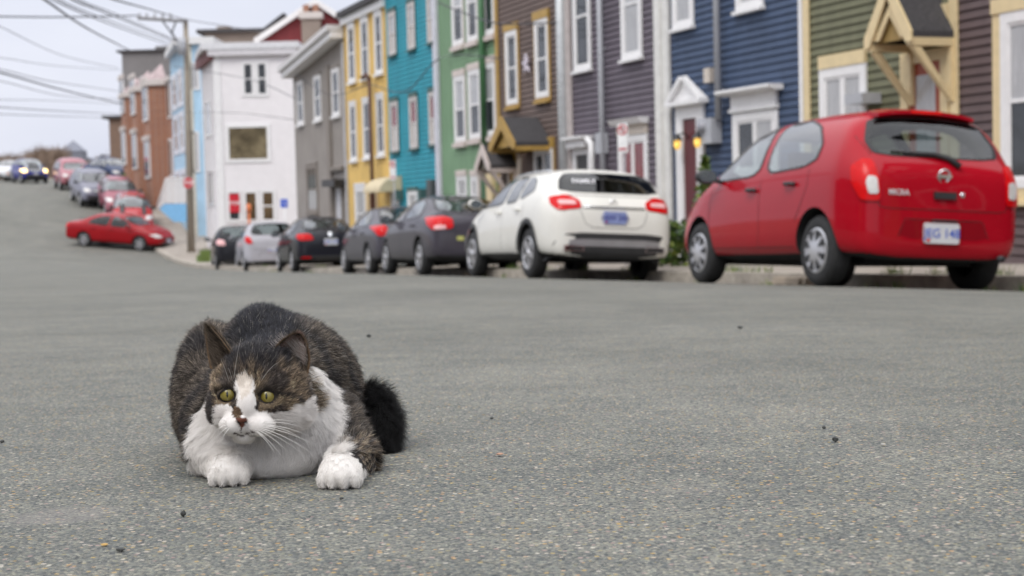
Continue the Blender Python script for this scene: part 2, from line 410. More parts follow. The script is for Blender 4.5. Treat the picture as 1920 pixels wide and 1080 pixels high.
    def gable(h, pxl, pxr, pye, pya, out, trim, under, roofm=SHINGLE, braces=True, bw=.10, decor=True):
        """small gabled door canopy; pixels are of its front edge, which stands `out` in front of the wall"""
        x0, ze0 = h.L(pxl, pye, out); x1, ze1 = h.L(pxr, pye, out); ze = ze0
        xm = (x0+x1)/2; za = h.L((pxl+pxr)/2, pya, out)[1]
        b = MB(); th = .07
        for sx, xe in ((-1, x0), (1, x1)):
            b.add([(xe, -out, ze), (xm, -out, za), (xm, -.02, za), (xe, -.02, ze), (xe, -out, ze+th), (xm, -out, za+th), (xm, -.02, za+th), (xe, -.02, ze+th)],
                  [(0, 1, 2, 3), (4, 7, 6, 5), (0, 4, 5, 1), (3, 2, 6, 7), (0, 3, 7, 4)], roofm)
        r = b.build('canopy_roof', h.e)
        b = MB()
        for xe in (x0, x1):
            d = 1 if xe == x0 else -1
            b.prism([(xe-d*.03, ze-.05), (xe+d*bw*.7, ze-.05), (xm, za-bw*1.3), (xm, za+th+.02), (xe-d*.03, ze+th)], -out-.035, -out-.002, trim)
        if decor: # inner arch brace
            b.prism([(x0+.1, ze+.02), (x0+.22, ze+.02), (xm, za-bw*3.4), (x1-.22, ze+.02), (x1-.1, ze+.02), (xm, za-bw*2.2)], -out+.004, -out+.03, trim)
        b.build('bargeboard', h.e)
        b = MB(); b.box(x0, x0+.09, -out, -.02, ze-.09, ze-.002, trim); b.box(x1-.09, x1, -out, -.02, ze-.09, ze-.002, trim)
        b.prism([(x0+.1, ze), (x1-.1, ze), (xm, za-.02)], -out+.06, -out+.09, under); b.build('canopy_beam', h.e)
        if braces:
            for xe in (x0+.045, x1-.045):
                q = MB(); L_ = min(out, .8)
                q.box(xe-.04, xe+.04, -.09, -.021, ze-L_*1.15, ze-.092, trim)
                q.prism([(-L_+.02, ze-.1), (-L_+.13, ze-.1), (-.09, ze-L_*1.0), (-.09, ze-L_*1.13)], xe-.035, xe+.035, trim, axis='x')
                q.build('bracket', h.e)
        return x0, x1, ze, za

def wallmat(name, col): return mat(name, col, .62, var=.17, scale=2.2, spec=.3, stretch=(1.6, 1, .45))
# ---- far right brown house
h = House('row_house', 'dark brown clapboard house at the right edge with a tall cream framed window', 1795, 2300, wall=wallmat('dark_brown_clapboard', (.115, .082, .082)), H=8.2, py_mid=180)
h.board_v(1786, 1801, CREAM, py=120); 
h.win(1883, 1990, 15, 352, trim=WHITE, casing=.12, outm=CREAM, outw=.14, head=.16, headm=CREAM, panes=(CURT, PGLASS))
h.win(2090, 2200, 15, 352, trim=WHITE, casing=.12, outm=CREAM, outw=.14, head=.16, headm=CREAM, panes=(CURT, PGLASS))
# ---- olive house
h = House('row_house', 'olive green clapboard house with a cream gabled door canopy', 1522, 1786, wall=wallmat('olive_clapboard', (.15, .15, .09)), H=7.9, py_mid=180)
h.board_v(1512, 1522, CREAM, py=120)
h.pipe(1636, GREYP if 0 else WHITE, .05, z0=3.6, py=30)
h.win(1543, 1630, 124, 330, trim=WHITE, casing=.12, head=.17, headm=CREAM, split='double', panes=(CURT, CURT))
x0 = h.X(1693, 120); x1 = h.X(1752, 120)
h.door(h.X(1696, 120), h.X(1785, 120), h.L(1735, 118)[1], mat('orange_red_door', (.33, .06, .025), .45), trim=CREAM, c=.14, glass=CURT)
b = MB(); zt = h.L(1740, 112)[1]; b.box(h.X(1696, 120), h.X(1785, 120), -.06, -.02, zt+.14, zt+.6, CREAM); b.build('door_panel', h.e)
h.gable(1627, 1709, 84, -28, .62, CREAM, mat('ochre_panel', (.33, .22, .075), .6), decor=True)
b = MB(); xa, za_ = h.L(1622, 197); xb, zb_ = h.L(1664, 172); b.box(xa, xb-.1, -.3, -.02, za_-.0, zb_, GREYP); b.build('meter_box', h.e)
# ---- blue house
h = House('row_house', 'navy blue clapboard house with a white pedimented door between two lit lanterns', 1262, 1507, wall=wallmat('navy_clapboard', (.055, .082, .145)), H=7.6, py_mid=180)
h.board_v(1505, 1511, WHITE, py=120, out=.06)
h.win(1264, 1303, -140, 52, casing=.1, panes=(PGLASS, CURT)); h.win(1383, 1434, -190, 17, casing=.1, panes=(PGLASS, CURT))
h.pipe(1345, GREYP, .05, z0=h.L(1345, 225)[1], py=120)
b = MB(); xa, zb_ = h.L(1328, 224); xb, za_ = h.L(1356, 268); b.box(xa, xb, -.2, -.02, za_, zb_, GREYP); b.lathe([(0, -.26), (.085, -.26), (.09, -.2)], mat('meter_glass', (.3, .3, .33), .2), off=((xa+xb)/2-.03, 0, (za_+zb_)/2+.06)); b.build('meter_box', h.e)
b = MB(); xa, zb_ = h.L(1330, 129); xb, za_ = h.L(1341, 154); b.box(xa, xb, -.1, -.02, za_, zb_, BEIGE); b.build('junction_box', h.e)
xa, xb, za_, zb_ = h.win(1379, 1463, 207, 330, casing=.13, split='double', panes=(PGLASS, CURT))
zc = h.L(1421, 168)[1]
b = MB(); b.box(xa, xb, -.075, -.0195, zb_+.002, zc-.05, WHITE); b.box(xa-.03, xb+.03, -.095, -.0195, zb_+.002, zb_+.05, WHITE); b.prism([(-.26, zc+.03), (-.02, zc+.03), (-.02, zc-.049), (-.14, zc-.049), (-.26, zc-.01)], xa-.14, xb+.14, WHITE, axis='x'); b.build('window_hood', h.e)
x0, x1 = h.X(1275, 300), h.X(1326, 300); zt = h.L(1300, 222)[1]
h.door(x0, x1, zt, mat('dark_red_door', (.10, .008, .012), .4), c=.22)
zp = h.L(1298, 197)[1]; za_ = h.L(1298, 150)[1]; xm = (x0+x1)/2
b = MB(); b.box(x0, x1, -.1, -.0195, zt+.23, zp-.002, WHITE); b.box(x0-.12, x1+.12, -.2, -.0195, zp, zp+.07, WHITE)
b.prism([(x0-.1, zp+.072), (x1+.1, zp+.072), (xm, za_)], -.12, -.0195, WHITE)
b.prism([(x0-.12, zp+.072), (x0-.02, zp+.072), (xm-.03, za_+.0), (xm-.08, za_+.06)], -.19, -.121, WHITE); b.prism([(x1+.12, zp+.072), (x1+.02, zp+.072), (xm+.03, za_), (xm+.08, za_+.06)], -.19, -.121, WHITE)
b.build('door_pediment', h.e)
LAMPG = mat('lit_lantern_glass', (1, .7, .2), .3, emit=(1, .55, .08), es=.7)
for (px, py, lb) in ((1270, 270, 'glowing amber wall lantern between the white corner board and the pedimented door'), (1308, 266, 'glowing amber wall lantern in front of the dark red door of the navy house')):
    p = on_plane(px, py, h.D-.22); e = tag(empty('wall_lantern', p, ROT_H), lb, 'lantern', 'lanterns flanking the navy house door')
    b = MB(); b.lathe([(0, -.09), (.036, -.075), (.054, -.03), (.056, .02), (.045, .06), (0, .06)], LAMPG, 14, 'z'); b.build('lamp_globe', e)
    b = MB(); b.lathe([(.085, .055), (.06, .10), (.025, .14), (0, .17)], DARK, 12, 'z'); b.build('lamp_cap', e)
    b = MB(); b.tube([(0, 0, .13), (0, .1, .17), (0, .17, .12), (0, .195, .05)], .012, DARK, 6); b.build('arm', e)
# ---- purple grey house
h = House('row_house', 'purple grey clapboard house with red curtained ground floor window', 1075, 1262, wall=wallmat('plum_grey_clapboard', (.125, .105, .128)), H=7.4, py_mid=180)
h.board_v(1238, 1249, mat('ivory_paint', (.70, .69, .66), .5), out=.10, py=180); h.board_v(1249.5, 1261, mat('ivory_paint', (.7, .69, .66), .5), out=.07, py=180)
h.win(1078, 1110, -75, 132, casing=.1); h.win(1168, 1206, -100, 110, casing=.1, panes=(CURT, CURT))
h.pipe(1127, GREYP, .05, z0=.3, py=150)
xa, xb, za_, zb_ = h.win(1165, 1219, 252, 420, casing=.11, split='grid', panes=(REDC, REDC), sashm=WHITE)
zc = h.L(1190, 228)[1]
b = MB(); b.box(xa, xb, -.075, -.0195, zb_+.002, zc-.05, BEIGE); b.prism([(-.22, zc+.05), (-.02, zc+.05), (-.02, zc-.049), (-.16, zc-.049)], xa-.06, xb+.03, WHITE, axis='x'); b.build('window_hood', h.e)
x0, x1 = h.X(1080, 280), h.X(1113, 280); zt = h.L(1096, 285)[1]; zc = h.L(1096, 256)[1]
h.door(x0, x1, zt-.05, DARK, c=.12)
b = MB(); b.box(x0, x1, -.2, -.0195, zt+.08, zc-.05, WHITE); b.box(x0-.05, x1+.06, -.28, -.0195, zc-.048, zc, WHITE); b.build('door_hood', h.e)
xp = h.X(1124, 270); zq = h.L(1120, 258)[1]
b = MB(); b.tube([(xp-.42, -.12, zq-.05), (xp-.25, -.14, zq), (xp-.05, -.14, zq-.1), (xp, -.14, zq-.35), (xp, -.14, zq-1.6)], .055, WHITE, 10); b.build('vent_pipe', h.e)
xa, zb_ = h.L(1131, 250); b = MB(); b.box(xa, xa+.25, -.16, -.02, zb_-.35, zb_, GREYP); b.build('meter_box', h.e)
# ---- brown house
h = House('row_house', 'chocolate brown clapboard house with mustard window trim and mustard porch', 936, 1062, wall=wallmat('chocolate_clapboard', (.140, .100, .086)), H=7.5, py_mid=180)
h.board_v(934, 939, MUST, py=180); h.board_v(1064, 1075, mat('pinkish_trim', (.60, .54, .52), .5), py=180, out=.09)
h.win(952, 974, 57, 196, casing=.1, outm=MUST, outw=.06, head=.14, headm=MUST); h.win(1007, 1032, 35, 183, casing=.1, outm=MUST, outw=.06, head=.16, headm=MUST)
h.pipe(1054, mat('galvanised_pipe', (.50, .52, .53), .4, metal=.2), .085, z0=0, py=180, out=.14)
h.win(1006, 1042, 278, 400, trim=WHITE, casing=.09, split='grid', head=.2, headm=MUST, outm=MUST, outw=.04)
YD = mat('yellow_door', (.55, .33, .02), .4)
h.door(h.X(955, 290), h.X(979, 290), h.L(967, 287)[1], YD, trim=BEIGE, c=.14)
h.gable(920, 966, 279, 226, .75, MUST, MUST, decor=False, bw=.13, braces=False)
b = MB(); xa, za_ = h.L(963, 279); b.box(xa, xa+.55, -.4, -.02, za_-.08, za_+.1, MUST); b.build('canopy_ledge', h.e)
# white flower ornament
p = on_plane(987, 120, h.D-.06); o = MB()
for k in range(5):
    a = math.pi*2*k/5+.4; r = .2
    o.prism([(0, 0), (math.cos(a-.4)*r*.5, math.sin(a-.4)*r*.5), (math.cos(a)*r, math.sin(a)*r), (math.cos(a+.4)*r*.5, math.sin(a+.4)*r*.5)], -.03+.002*k, .02-.001*k, mat('pale_lilac_paint', (.72, .66, .74), .5))
fo = o.build('wall_ornament'); fo.location = p; fo.rotation_euler = (0, 0, ROT_H); tag(fo, 'pale lilac star shaped ornament on the chocolate brown wall between two windows', 'ornament')
# ---- green house
GT = mat('dusty_pink_trim', (.62, .54, .50), .55)
h = House('row_house', 'sage green clapboard house with three pink trimmed windows per floor', 823, 935, wall=wallmat('sage_green_clapboard', (.20, .33, .195)), H=7.4, py_mid=180, board=.09)
h.board_v(820, 827, mat('lavender_white', (.60, .60, .66), .5), py=180, out=.09)
for (a, c_, t, bo) in ((850, 871, -60, 85), (877.5, 898, -72, 77), (908, 929, -85, 66), (855, 876, 142, 266), (882, 904, 130, 260), (909, 932, 118, 255)):
    h.win(a, c_, t, bo, casing=.1, head=.14, headm=GT, sill=.1, outm=GT, outw=.02, trim=WHITE, panes=(CURT, PGLASS))
h.win(860, 879, 330, 400, casing=.09, head=.13, headm=GT, panes=(CURT, CURT)); h.win(886, 899, 330, 400, casing=.09, head=.13, headm=GT, panes=(CURT, CURT))
h.pipe(904.5, mat('dark_green_pipe', (.05, .15, .06), .5), .07, z0=h.L(904, 285)[1], py=120)
h.door(h.X(901, 340), h.X(921, 340), h.L(911, 326)[1], mat('green_door', (.04, .12, .05), .5), trim=GT)
h.gable(893, 919, 318, 278, .6, GT, mat('dusty_panel', (.2, .19, .15), .6), decor=False, bw=.1)
h.board_v(921, 932, CREAM, name='porch_panel', z1=h.L(926, 322)[1], py=340, out=.12)
# ---- teal house
DKT = mat('dark_teal_trim', (.06, .12, .11), .6)
h = House('row_house', 'bright turquoise clapboard house with narrow cream blinded windows', 728, 822, wall=wallmat('turquoise_clapboard', (.025, .29, .375)), H=7.35, py_mid=180, board=.11, fascia=DARK)
for (a, c_, t, bo) in ((731, 745, 22, 103), (767, 781, 4, 92), (804, 817, -12, 79), (735, 750, 190, 284), (771, 786, 181, 278), (807.5, 820, 172, 271)):
    h.win(a, c_, t, bo, casing=.09, head=.1, headm=DKT, sill=.05, outm=DKT, outw=.012, trim=mat('taupe_white', (.58, .54, .52), .5), panes=(REDC if t > 100 else CURT, CBLIND))
h.win(737, 751, 348, 410, casing=.09, head=.1, headm=DKT, panes=(CURT, PGLASS)); 
h.win(768, 786, 358, 420, casing=.09, head=.1, headm=DKT, panes=(CURT, PGLASS))
for px, py in ((756, 356), (800, 354)):
    xa, za_ = h.L(px, py); b = MB(); b.box(xa-.1, xa+.1, -.2, -.02, za_-.25, za_, DKT); b.build('lantern_bracket', h.e)
xa, za_ = h.L(811, 337); b = MB(); b.box(xa, xa+.36, -.16, -.02, za_-.5, za_, mat('dark_box', (.07, .08, .08), .5)); b.build('meter_box', h.e)
# ---- yellow house
h = House('row_house', 'mustard yellow clapboard house with white framed narrow windows', 649, 728, wall=wallmat('yellow_clapboard', (.74, .50, .155)), H=7.0, py_mid=180, board=.11)
zt = h.L(690, 20)[1]; h.H = zt
for (a, c_, t, bo) in ((655, 668, 46, 154), (679.5, 693.5, 34, 147), (705, 719, 22, 138), (658.5, 671, 193, 301), (683.5, 697, 186, 296), (709, 722.5, 178, 291)):
    h.win(a, c_, t, bo, casing=.085, head=.06, sill=.07)
h.win(669, 689, 350, 450, casing=.12, head=.1, panes=(CURT, CURT))
h.door(h.X(694, 380), h.X(711, 380), h.L(703, 362)[1], mat('maroon_door', (.12, .02, .02), .5), trim=CREAM)
xa, za_ = h.L(692, 360, .45); xb, zb_ = h.L(722, 334, .45); AW = mat('pale_yellow_awning', (.62, .52, .34), .6)
b = MB(); pr = [(-.021, zb_+.05)]+[(-.6*math.sin(t), za_+(zb_+.05-za_)*math.cos(t)) for t in np.linspace(.15, 1.45, 8)]+[(-.6, za_-.02), (-.021, za_-.02)]
b.prism(pr, xa+.0, xb+.0, AW, axis='x'); b.build('door_awning', h.e)
b = MB(); x_ = h.X(695, 240, .2); zt_ = h.L(695, 152)[1]; BRM = mat('rusty_brown_pipe', (.10, .045, .03), .6)
b.tube([(x_, -.2, .8), (x_, -.2, zt_)], .05, BRM, 8); b.tube([(x_, -.2, zt_), (x_-.12, -.25, zt_+.12), (x_-.3, -.3, zt_+.05)], .06, BRM, 8)
b.build('service_mast', h.e)
# ---- grey house, raked roof
aL = on_plane(550, 137, D0); aR = on_plane(648, 56, D0)
wid = (aL-aR).dot(U); 
h = House('row_house', 'taupe grey clapboard house with a steep raked white roof edge', 551, 648.5, wall=wallmat('taupe_clapboard', (.30, .27, .245)), H=7.0, py_mid=180, board=.11, slope=.001, ov=.35)
zl = aL.z-h.zb; zr = aR.z-h.zb
for o in list(h.e.children): bpy.data.objects.remove(o)
bpy.data.objects.remove(h.e)
h = House('row_house', 'taupe grey clapboard house with a steep raked white roof edge', 551, 648.5, wall=MATS['taupe_clapboard'], H=zr, py_mid=180, board=.11, slope=(zr-zl)/wid, ov=.4, roof=mat('pale_roof_edge', (.62, .60, .60), .6), base=h.zb)
BRN = mat('grey_brown_trim', (.22, .19, .165), .6)
h.board_v(617, 623, BRN, py=240, out=.08, z1=zl-.2, name='downspout')
h.board_v(645.5, 648.5, mat('pale_grey_trim', (.5, .49, .5), .5), py=180, z1=zr-.3)
for (a, c_, t, bo) in ((559, 571, 152, 233), (591, 604, 141, 225), (624.5, 638.5, 128, 217)):
    h.win(a, c_, t, bo, casing=.09, head=.07, sill=.08, headm=BRN, trim=WHITE)
h.win(577.5, 597.5, 308, 400, casing=.11, trim=BRN, head=.06, panes=(PGLASS, CURT))
h.door(h.X(630, 360), h.X(645, 360), h.L(638, 352)[1], mat('white_door', (.55, .55, .58), .5), trim=BRN)
xa, zb_ = h.L(624, 312); xb, _ = h.L(648, 312); b = MB(); b.box(xa, xb, -.14, -.021, zb_-.14, zb_-.02, BRN); b.build('ledge', h.e)
xa, zb_ = h.L(625, 338); b = MB(); b.box(xa, xb, -.35, -.021, zb_-.2, zb_, DARK); b.build('door_hood', h.e)
# ---- the rest of the street, beside and behind the camera: it shows in the glass and paintwork
def plain_house(s0, s1, n, side, col, lb, H):
    """side +1: right row, facade looks to -N; -1: left row, facade looks to +N"""
    zb = ground_z((s0+s1)/2, n)-.2; w = abs(s1-s0)
    if side > 0: e = empty('row_house', W(max(s0, s1), n, zb), ROT_H)
    else: e = empty('row_house', W(min(s0, s1), n, zb), ROT_H+math.pi)
    tag(e, lb, 'house', 'terraced houses along the street')
    m = wallmat(lb.split(' clapboard')[0].replace(' ', '_')+'_boards', col); b = MB(); z = 0
    while z < H: b.add([(0, -.018, z), (w, -.018, z), (w, 0, z+.2), (0, 0, z+.2)], [(0, 1, 2, 3)], m); z += .2
    b.box(0, w, .01, 8, 0, H, m); b.build('wall', e)
    b = MB(); b.box(-.02, w+.02, -.25, 8.1, H+.001, H+.2, SHINGLE); b.build('roof', e)
    b = MB(); b.box(.15, 1.0, -.05, -.02, .2, 2.3, MATS['dark_red_door']); b.build('door', e)
    for zz in (1.0, 3.8, 6.2):
        for xx in (.25, .55, .8):
            if zz < 2 and xx < .3: continue
            if zz+1.5 > H: continue
            q = MB(); q.box(w*xx-.42, w*xx+.42, -.06, -.02, zz, zz+1.5, WHITE); f_ = q.build('window', e)
            q = MB(); q.box(w*xx-.33, w*xx+.33, -.065, -.061, zz+.1, zz+1.4, PGLASS); q.build('pane', f_)
for i, (s0, s1, col, lb, H) in enumerate(((8.5, 3.5, (.10, .05, .05), 'oxblood clapboard house just past the right edge of the view', 7.8), (3.5, -2, (.30, .28, .12), 'khaki clapboard house level with the camera on the right', 7.5), (-2, -8, (.05, .12, .14), 'deep petrol clapboard house behind the camera on the right', 7.8), (-8, -15, (.2, .2, .2), 'charcoal clapboard house farthest behind on the right', 8.2))):
    plain_house(s0, s1, D0, 1, col, lb, H)
for i, (s0, s1, col, lb, H) in enumerate(((-15, -9, (.08, .12, .2), 'steel blue clapboard house farthest behind on the left side', 8), (-9, -3.5, (.25, .07, .05), 'brick red clapboard house on the left side behind the camera', 7.6), (-3.5, 2, (.12, .16, .08), 'moss green clapboard house on the left side level with the camera', 7.8), (2, 7.5, (.35, .26, .1), 'straw yellow clapboard house on the left side', 7.4),
        (7.5, 13, (.10, .09, .10), 'dark slate clapboard house on the left side opposite the red hatchback', 7.9), (13, 18.5, (.05, .15, .12), 'bottle green clapboard house on the left side opposite the cream crossover', 7.4), (18.5, 24, (.22, .1, .08), 'russet clapboard house on the left side opposite the graphite saloon', 7.6), (24, 30, (.14, .14, .2), 'dusk blue clapboard house at the far end of the left side', 7.2))):
    plain_house(s0, s1, -11.8, -1, col, lb, H)
# ------------------------------------------------------------------ buildings past the row
def at_plane_y(px, py, Y): return at_y(px, py, Y)
class Front:
    """building whose facade faces the camera: local x right, y away, z up"""
    def __init__(f, name, label, px0, px1, Y, pytop, m, cat='house', depth=10, board=.11, base=None, roof=SHINGLE, side_px=None, side_Y=None, group=None, roofh=.2, fascia=WHITE, bottom=None):
        a = at_y(px0, pytop, Y); b = at_y(px1, pytop, Y); f.Y = Y
        f.x0, f.w = a.x, b.x-a.x
        f.zb = gz(a.x+f.w*.5, Y)-1.2 if base is None else base
        f.e = empty(name, Vector((a.x, Y, f.zb)), 0); tag(f.e, label, cat, group)
        H = (a.z+b.z)/2-f.zb; f.H = H
        w = MB(); z = 0
        while z < H-.01:
            z1 = min(z+board, H)
            w.add([(0, -.018, z), (f.w, -.018, z), (f.w, 0, z1), (0, 0, z1), (0, 0, z), (f.w, 0, z)], [(0, 1, 2, 3), (0, 4, 5, 1)], m); z = z1
        sx = 0; sy = depth
        if side_px is not None: c = at_y(side_px, pytop, side_Y); sx = c.x-a.x; sy = side_Y-Y
        f.sx, f.sy = sx, sy
        z = 0
        L_ = math.hypot(sx, sy); nx, ny = -sy/L_, sx/L_
        if nx > 0: nx, ny = -nx, -ny
        while z < H-.01:
            z1 = min(z+board, H); q = .018
            w.add([(nx*q, ny*q, z), (sx+nx*q, sy+ny*q, z), (sx, sy, z1), (0, 0, z1)], [(0, 1, 2, 3)], m); z = z1
        w.add([(f.w, .01, 0), (f.w, sy, 0), (f.w, sy, H), (f.w, .01, H), (sx, sy, 0), (sx, sy, H)], [(0, 1, 2, 3), (1, 4, 5, 2)], m)
        w.build('wall', f.e)
        r = MB(); r.prism([(-.25+nx*.2, -.25), (f.w+.1, -.25), (f.w+.1, sy+.2), (sx-.3, sy+.2)], H, H+roofh, roof, axis='z'); r.build('roof', f.e)
    def L(f, px, py): p = at_y(px, py, f.Y); return p.x-f.x0, p.z-f.zb
    def side(f, px, py):
        """point of the receding side wall seen at this pixel -> (t along wall, z)"""
        r = ray(px, py); ax, ay = f.x0, f.Y; dx, dy = f.sx, f.sy
        # CAM + r*k = a + d*t
        det = r.x*(-dy)-r.y*(-dx); k = (ax*(-dy)-ay*(-dx))/det; t = (r.x*ay-r.y*ax)/det
        return t*math.hypot(dx, dy), HC+r.z*k-f.zb
    def win(f, x0, x1, z0, z1, trim=WHITE, c=.08, pane=PGLASS, split=None, sill=True, mtx=None, name='window', out=.05):
        b = MB(); p = -out
        b.box(x0-c, x0, p, -.019, z0-c, z1+c, trim); b.box(x1, x1+c, p, -.019, z0-c, z1+c, trim)
        b.box(x0, x1, p, -.019, z1, z1+c, trim); b.box(x0, x1, p, -.019, z0-c, z0, trim)
        if split == 'hung': b.box(x0, x1, p+.01, -.019, (z0+z1)/2-.03, (z0+z1)/2+.03, trim)
        o = b.build(name, f.e)
        g = MB(); g.add([(x0, -.025, z0), (x1, -.025, z0), (x1, -.025, z1), (x0, -.025, z1)], [(0, 1, 2, 3)], pane); g.build('pane', o)
        if mtx is not None: o.matrix_local = mtx
        return o
    def side_mtx(f):
        a = math.atan2(f.sy, f.sx)
        # local x of part runs back->front so that its -y faces outwards (left)
        return Matrix.Translation((f.sx, f.sy, 0)) @ Matrix.Rotation(a+math.pi, 4, 'Z')
YW = 61.0
WC = mat('white_clapboard', (.80, .77, .78), .6, var=.04, scale=3)
f = Front('corner_house', 'white clapboard corner house with a big picture window and red notice below', 400, 556, YW, 92, WC, side_px=376, side_Y=65.0, group=None, base=gz(-12, 61)-1.0, roof=mat('pale_flat_roof', (.66, .66, .68), .6), roofh=.25)
def fw(px0, px1, py0, py1, **k):
    x0, z1 = f.L(px0, py0); x1, z0 = f.L(px1, py1); return f.win(x0, x1, z0, z1, **k)
fw(458, 473, 121, 175, split='hung', c=.12); fw(484, 499, 120, 175, split='hung', c=.12)
g = mat('picture_window_glass', (.16, .13, .08), .1, var=.8, scale=1.3, spec=.5)
fw(429, 502, 240, 297, c=.14, pane=g)
fw(430, 449, 362, 411, c=.12, pane=PGLASS); fw(461, 481, 362, 411, c=.12, pane=BROWNG); fw(493, 513, 361, 411, c=.12, pane=BROWNG, split='hung')
for px in (396, 404): pass
b = MB(); b.box(-.03, .25, -.05, -.02, 0, f.H-.02, WHITE); b.build('corner_board', f.e)
b = MB(); b.box(-.2, f.w, -.22, -.02, f.H-.25, f.H-.003, mat('pale_soffit', (.6, .58, .6), .6)); b.build('cornice', f.e)
L_ = math.hypot(f.sx, f.sy); b = MB(); b.box(-.1, L_+.1, -.24, -.02, f.H-.38, f.H-.003, mat('red_brown_soffit', (.16, .05, .05), .6)); o = b.build('side_cornice', f.e); o.matrix_local = f.side_mtx()
f.win(L_*.25, L_*.7, f.H-3.2, f.H-1.9, mtx=f.side_mtx(), pane=CURT); f.win(L_*.25, L_*.7, f.H-6, f.H-4.7, mtx=f.side_mtx(), pane=CURT)
# wall of the lower wing that stands proud at the right end
RS = mat('sign_red', (.55, .015, .03), .4); WS = mat('sign_white', (.8, .8, .8), .4)
def octagon(name, p, r, label, txt='STOP', rz=0, cat='stop sign'):
    e = tag(empty(name, p, rz), label, cat)
    pl = lambda q: [(q*math.cos(math.pi/8+k*math.pi/4), q*math.sin(math.pi/8+k*math.pi/4)) for k in range(8)]
    b = MB(); b.prism(pl(r), -.008, .008, WS); b.build('sign_border', e)
    b = MB(); b.prism(pl(r*.93), -.012, -.0085, RS); b.build('sign_face', e)
    text_mesh(txt, r*.85, WS, 'sign_text', e, Matrix.Translation((0, -.014, 0)) @ Matrix.Rotation(math.pi/2, 4, 'X'), .002, .006)
    return e
p = at_y(439.5, 381, YW-.07)
e = tag(empty('window_notice', p), 'red notice with white lettering in the lower left window of the white house', 'notice')
b = MB(); b.box(-.20, .20, -.012, 0, -.36, .36, RS); b.build('notice_board', e)
text_mesh('STOP', .17, WS, 'sign_text', e, Matrix.Translation((0, -.015, 0)) @ Matrix.Rotation(math.pi/2, 4, 'X'), .002, .004)
p = at_y(467, 405, YW-.3); OR = mat('orange_plastic', (.75, .22, .08), .5)
b = MB(); b.lathe([(.05, -.55), (.04, .15), (.03, .16), (.09, .18), (.10, .4), (.02, .5)], OR, 12, 'z'); o = b.build('marker_post'); o.location = p; tag(o, 'orange and yellow marker post before the middle lower window of the white house', 'marker post')
# disabled parking sign
def blue_sign(p, label):
    e = tag(empty('parking_sign', p), label, 'road sign')
    b = MB(); b.tube([(0, 0, 0), (0, 0, 2.2)], .03, WS, 8); b.build('post', e)
    BL = mat('sign_blue', (.05, .12, .62), .4)
    b = MB(); b.box(-.15, .15, -.045, -.031, 1.85, 2.2, WS); b.build('sign_border', e)
    b = MB(); b.box(-.13, .13, -.05, -.0455, 1.87, 2.18, BL); b.build('sign_face', e)
    b = MB(); b.tube([(0, -.053, 2.12), (0, -.053, 2.0), (.06, -.053, 1.99), (.075, -.053, 1.91)], .014, WS, 5); b.build('wheelchair_symbol', e)
q = at_y(535, 440, 56.5); blue_sign(Vector((q.x, q.y, at_y(535, 372, 56.5).z-2.2)), 'small blue and white disabled parking sign on a thin post by the white house')
# light blue house
YB = 69.0
LB = wallmat('pale_blue_clapboard', (.42, .62, .78))
f = Front('row_house', 'tall pale blue clapboard house behind the utility pole', 346, 398, YB, 83, LB, side_px=318, side_Y=75.0, base=gz(-15, 70)-1, roof=mat('white_eave', (.7, .7, .7), .6), group='terraced houses along the street', roofh=.3)
b = MB(); b.box(.0, .3, -.05, -.02, 0, f.H-.02, mat('beige_corner', (.6, .58, .5), .6)); b.build('corner_board', f.e)
L_ = math.hypot(f.sx, f.sy)
LW = wallmat('blue_white_panel', (.66, .68, .74))
for k, (a0, a1, zz0, zz1) in enumerate(((.15, .4, 2.2, 3.7), (.55, .8, 2.2, 3.7), (.15, .4, 4.9, 6.3), (.55, .8, 4.9, 6.3), (.15, .4, 7.0, 8.2), (.55, .8, 7.0, 8.2))):
    f.win(L_*a0, L_*a1, zz0, zz1, mtx=f.side_mtx(), pane=CURT, trim=LW, c=.25, split='hung')
x0, z1 = f.L(361, 120); x1, z0 = f.L(372, 165); f.win(x0, x1, z0, z1, pane=CURT); 
x0, z1 = f.L(361, 250); x1, z0 = f.L(372, 320); f.win(x0, x1, z0, z1, pane=CURT)
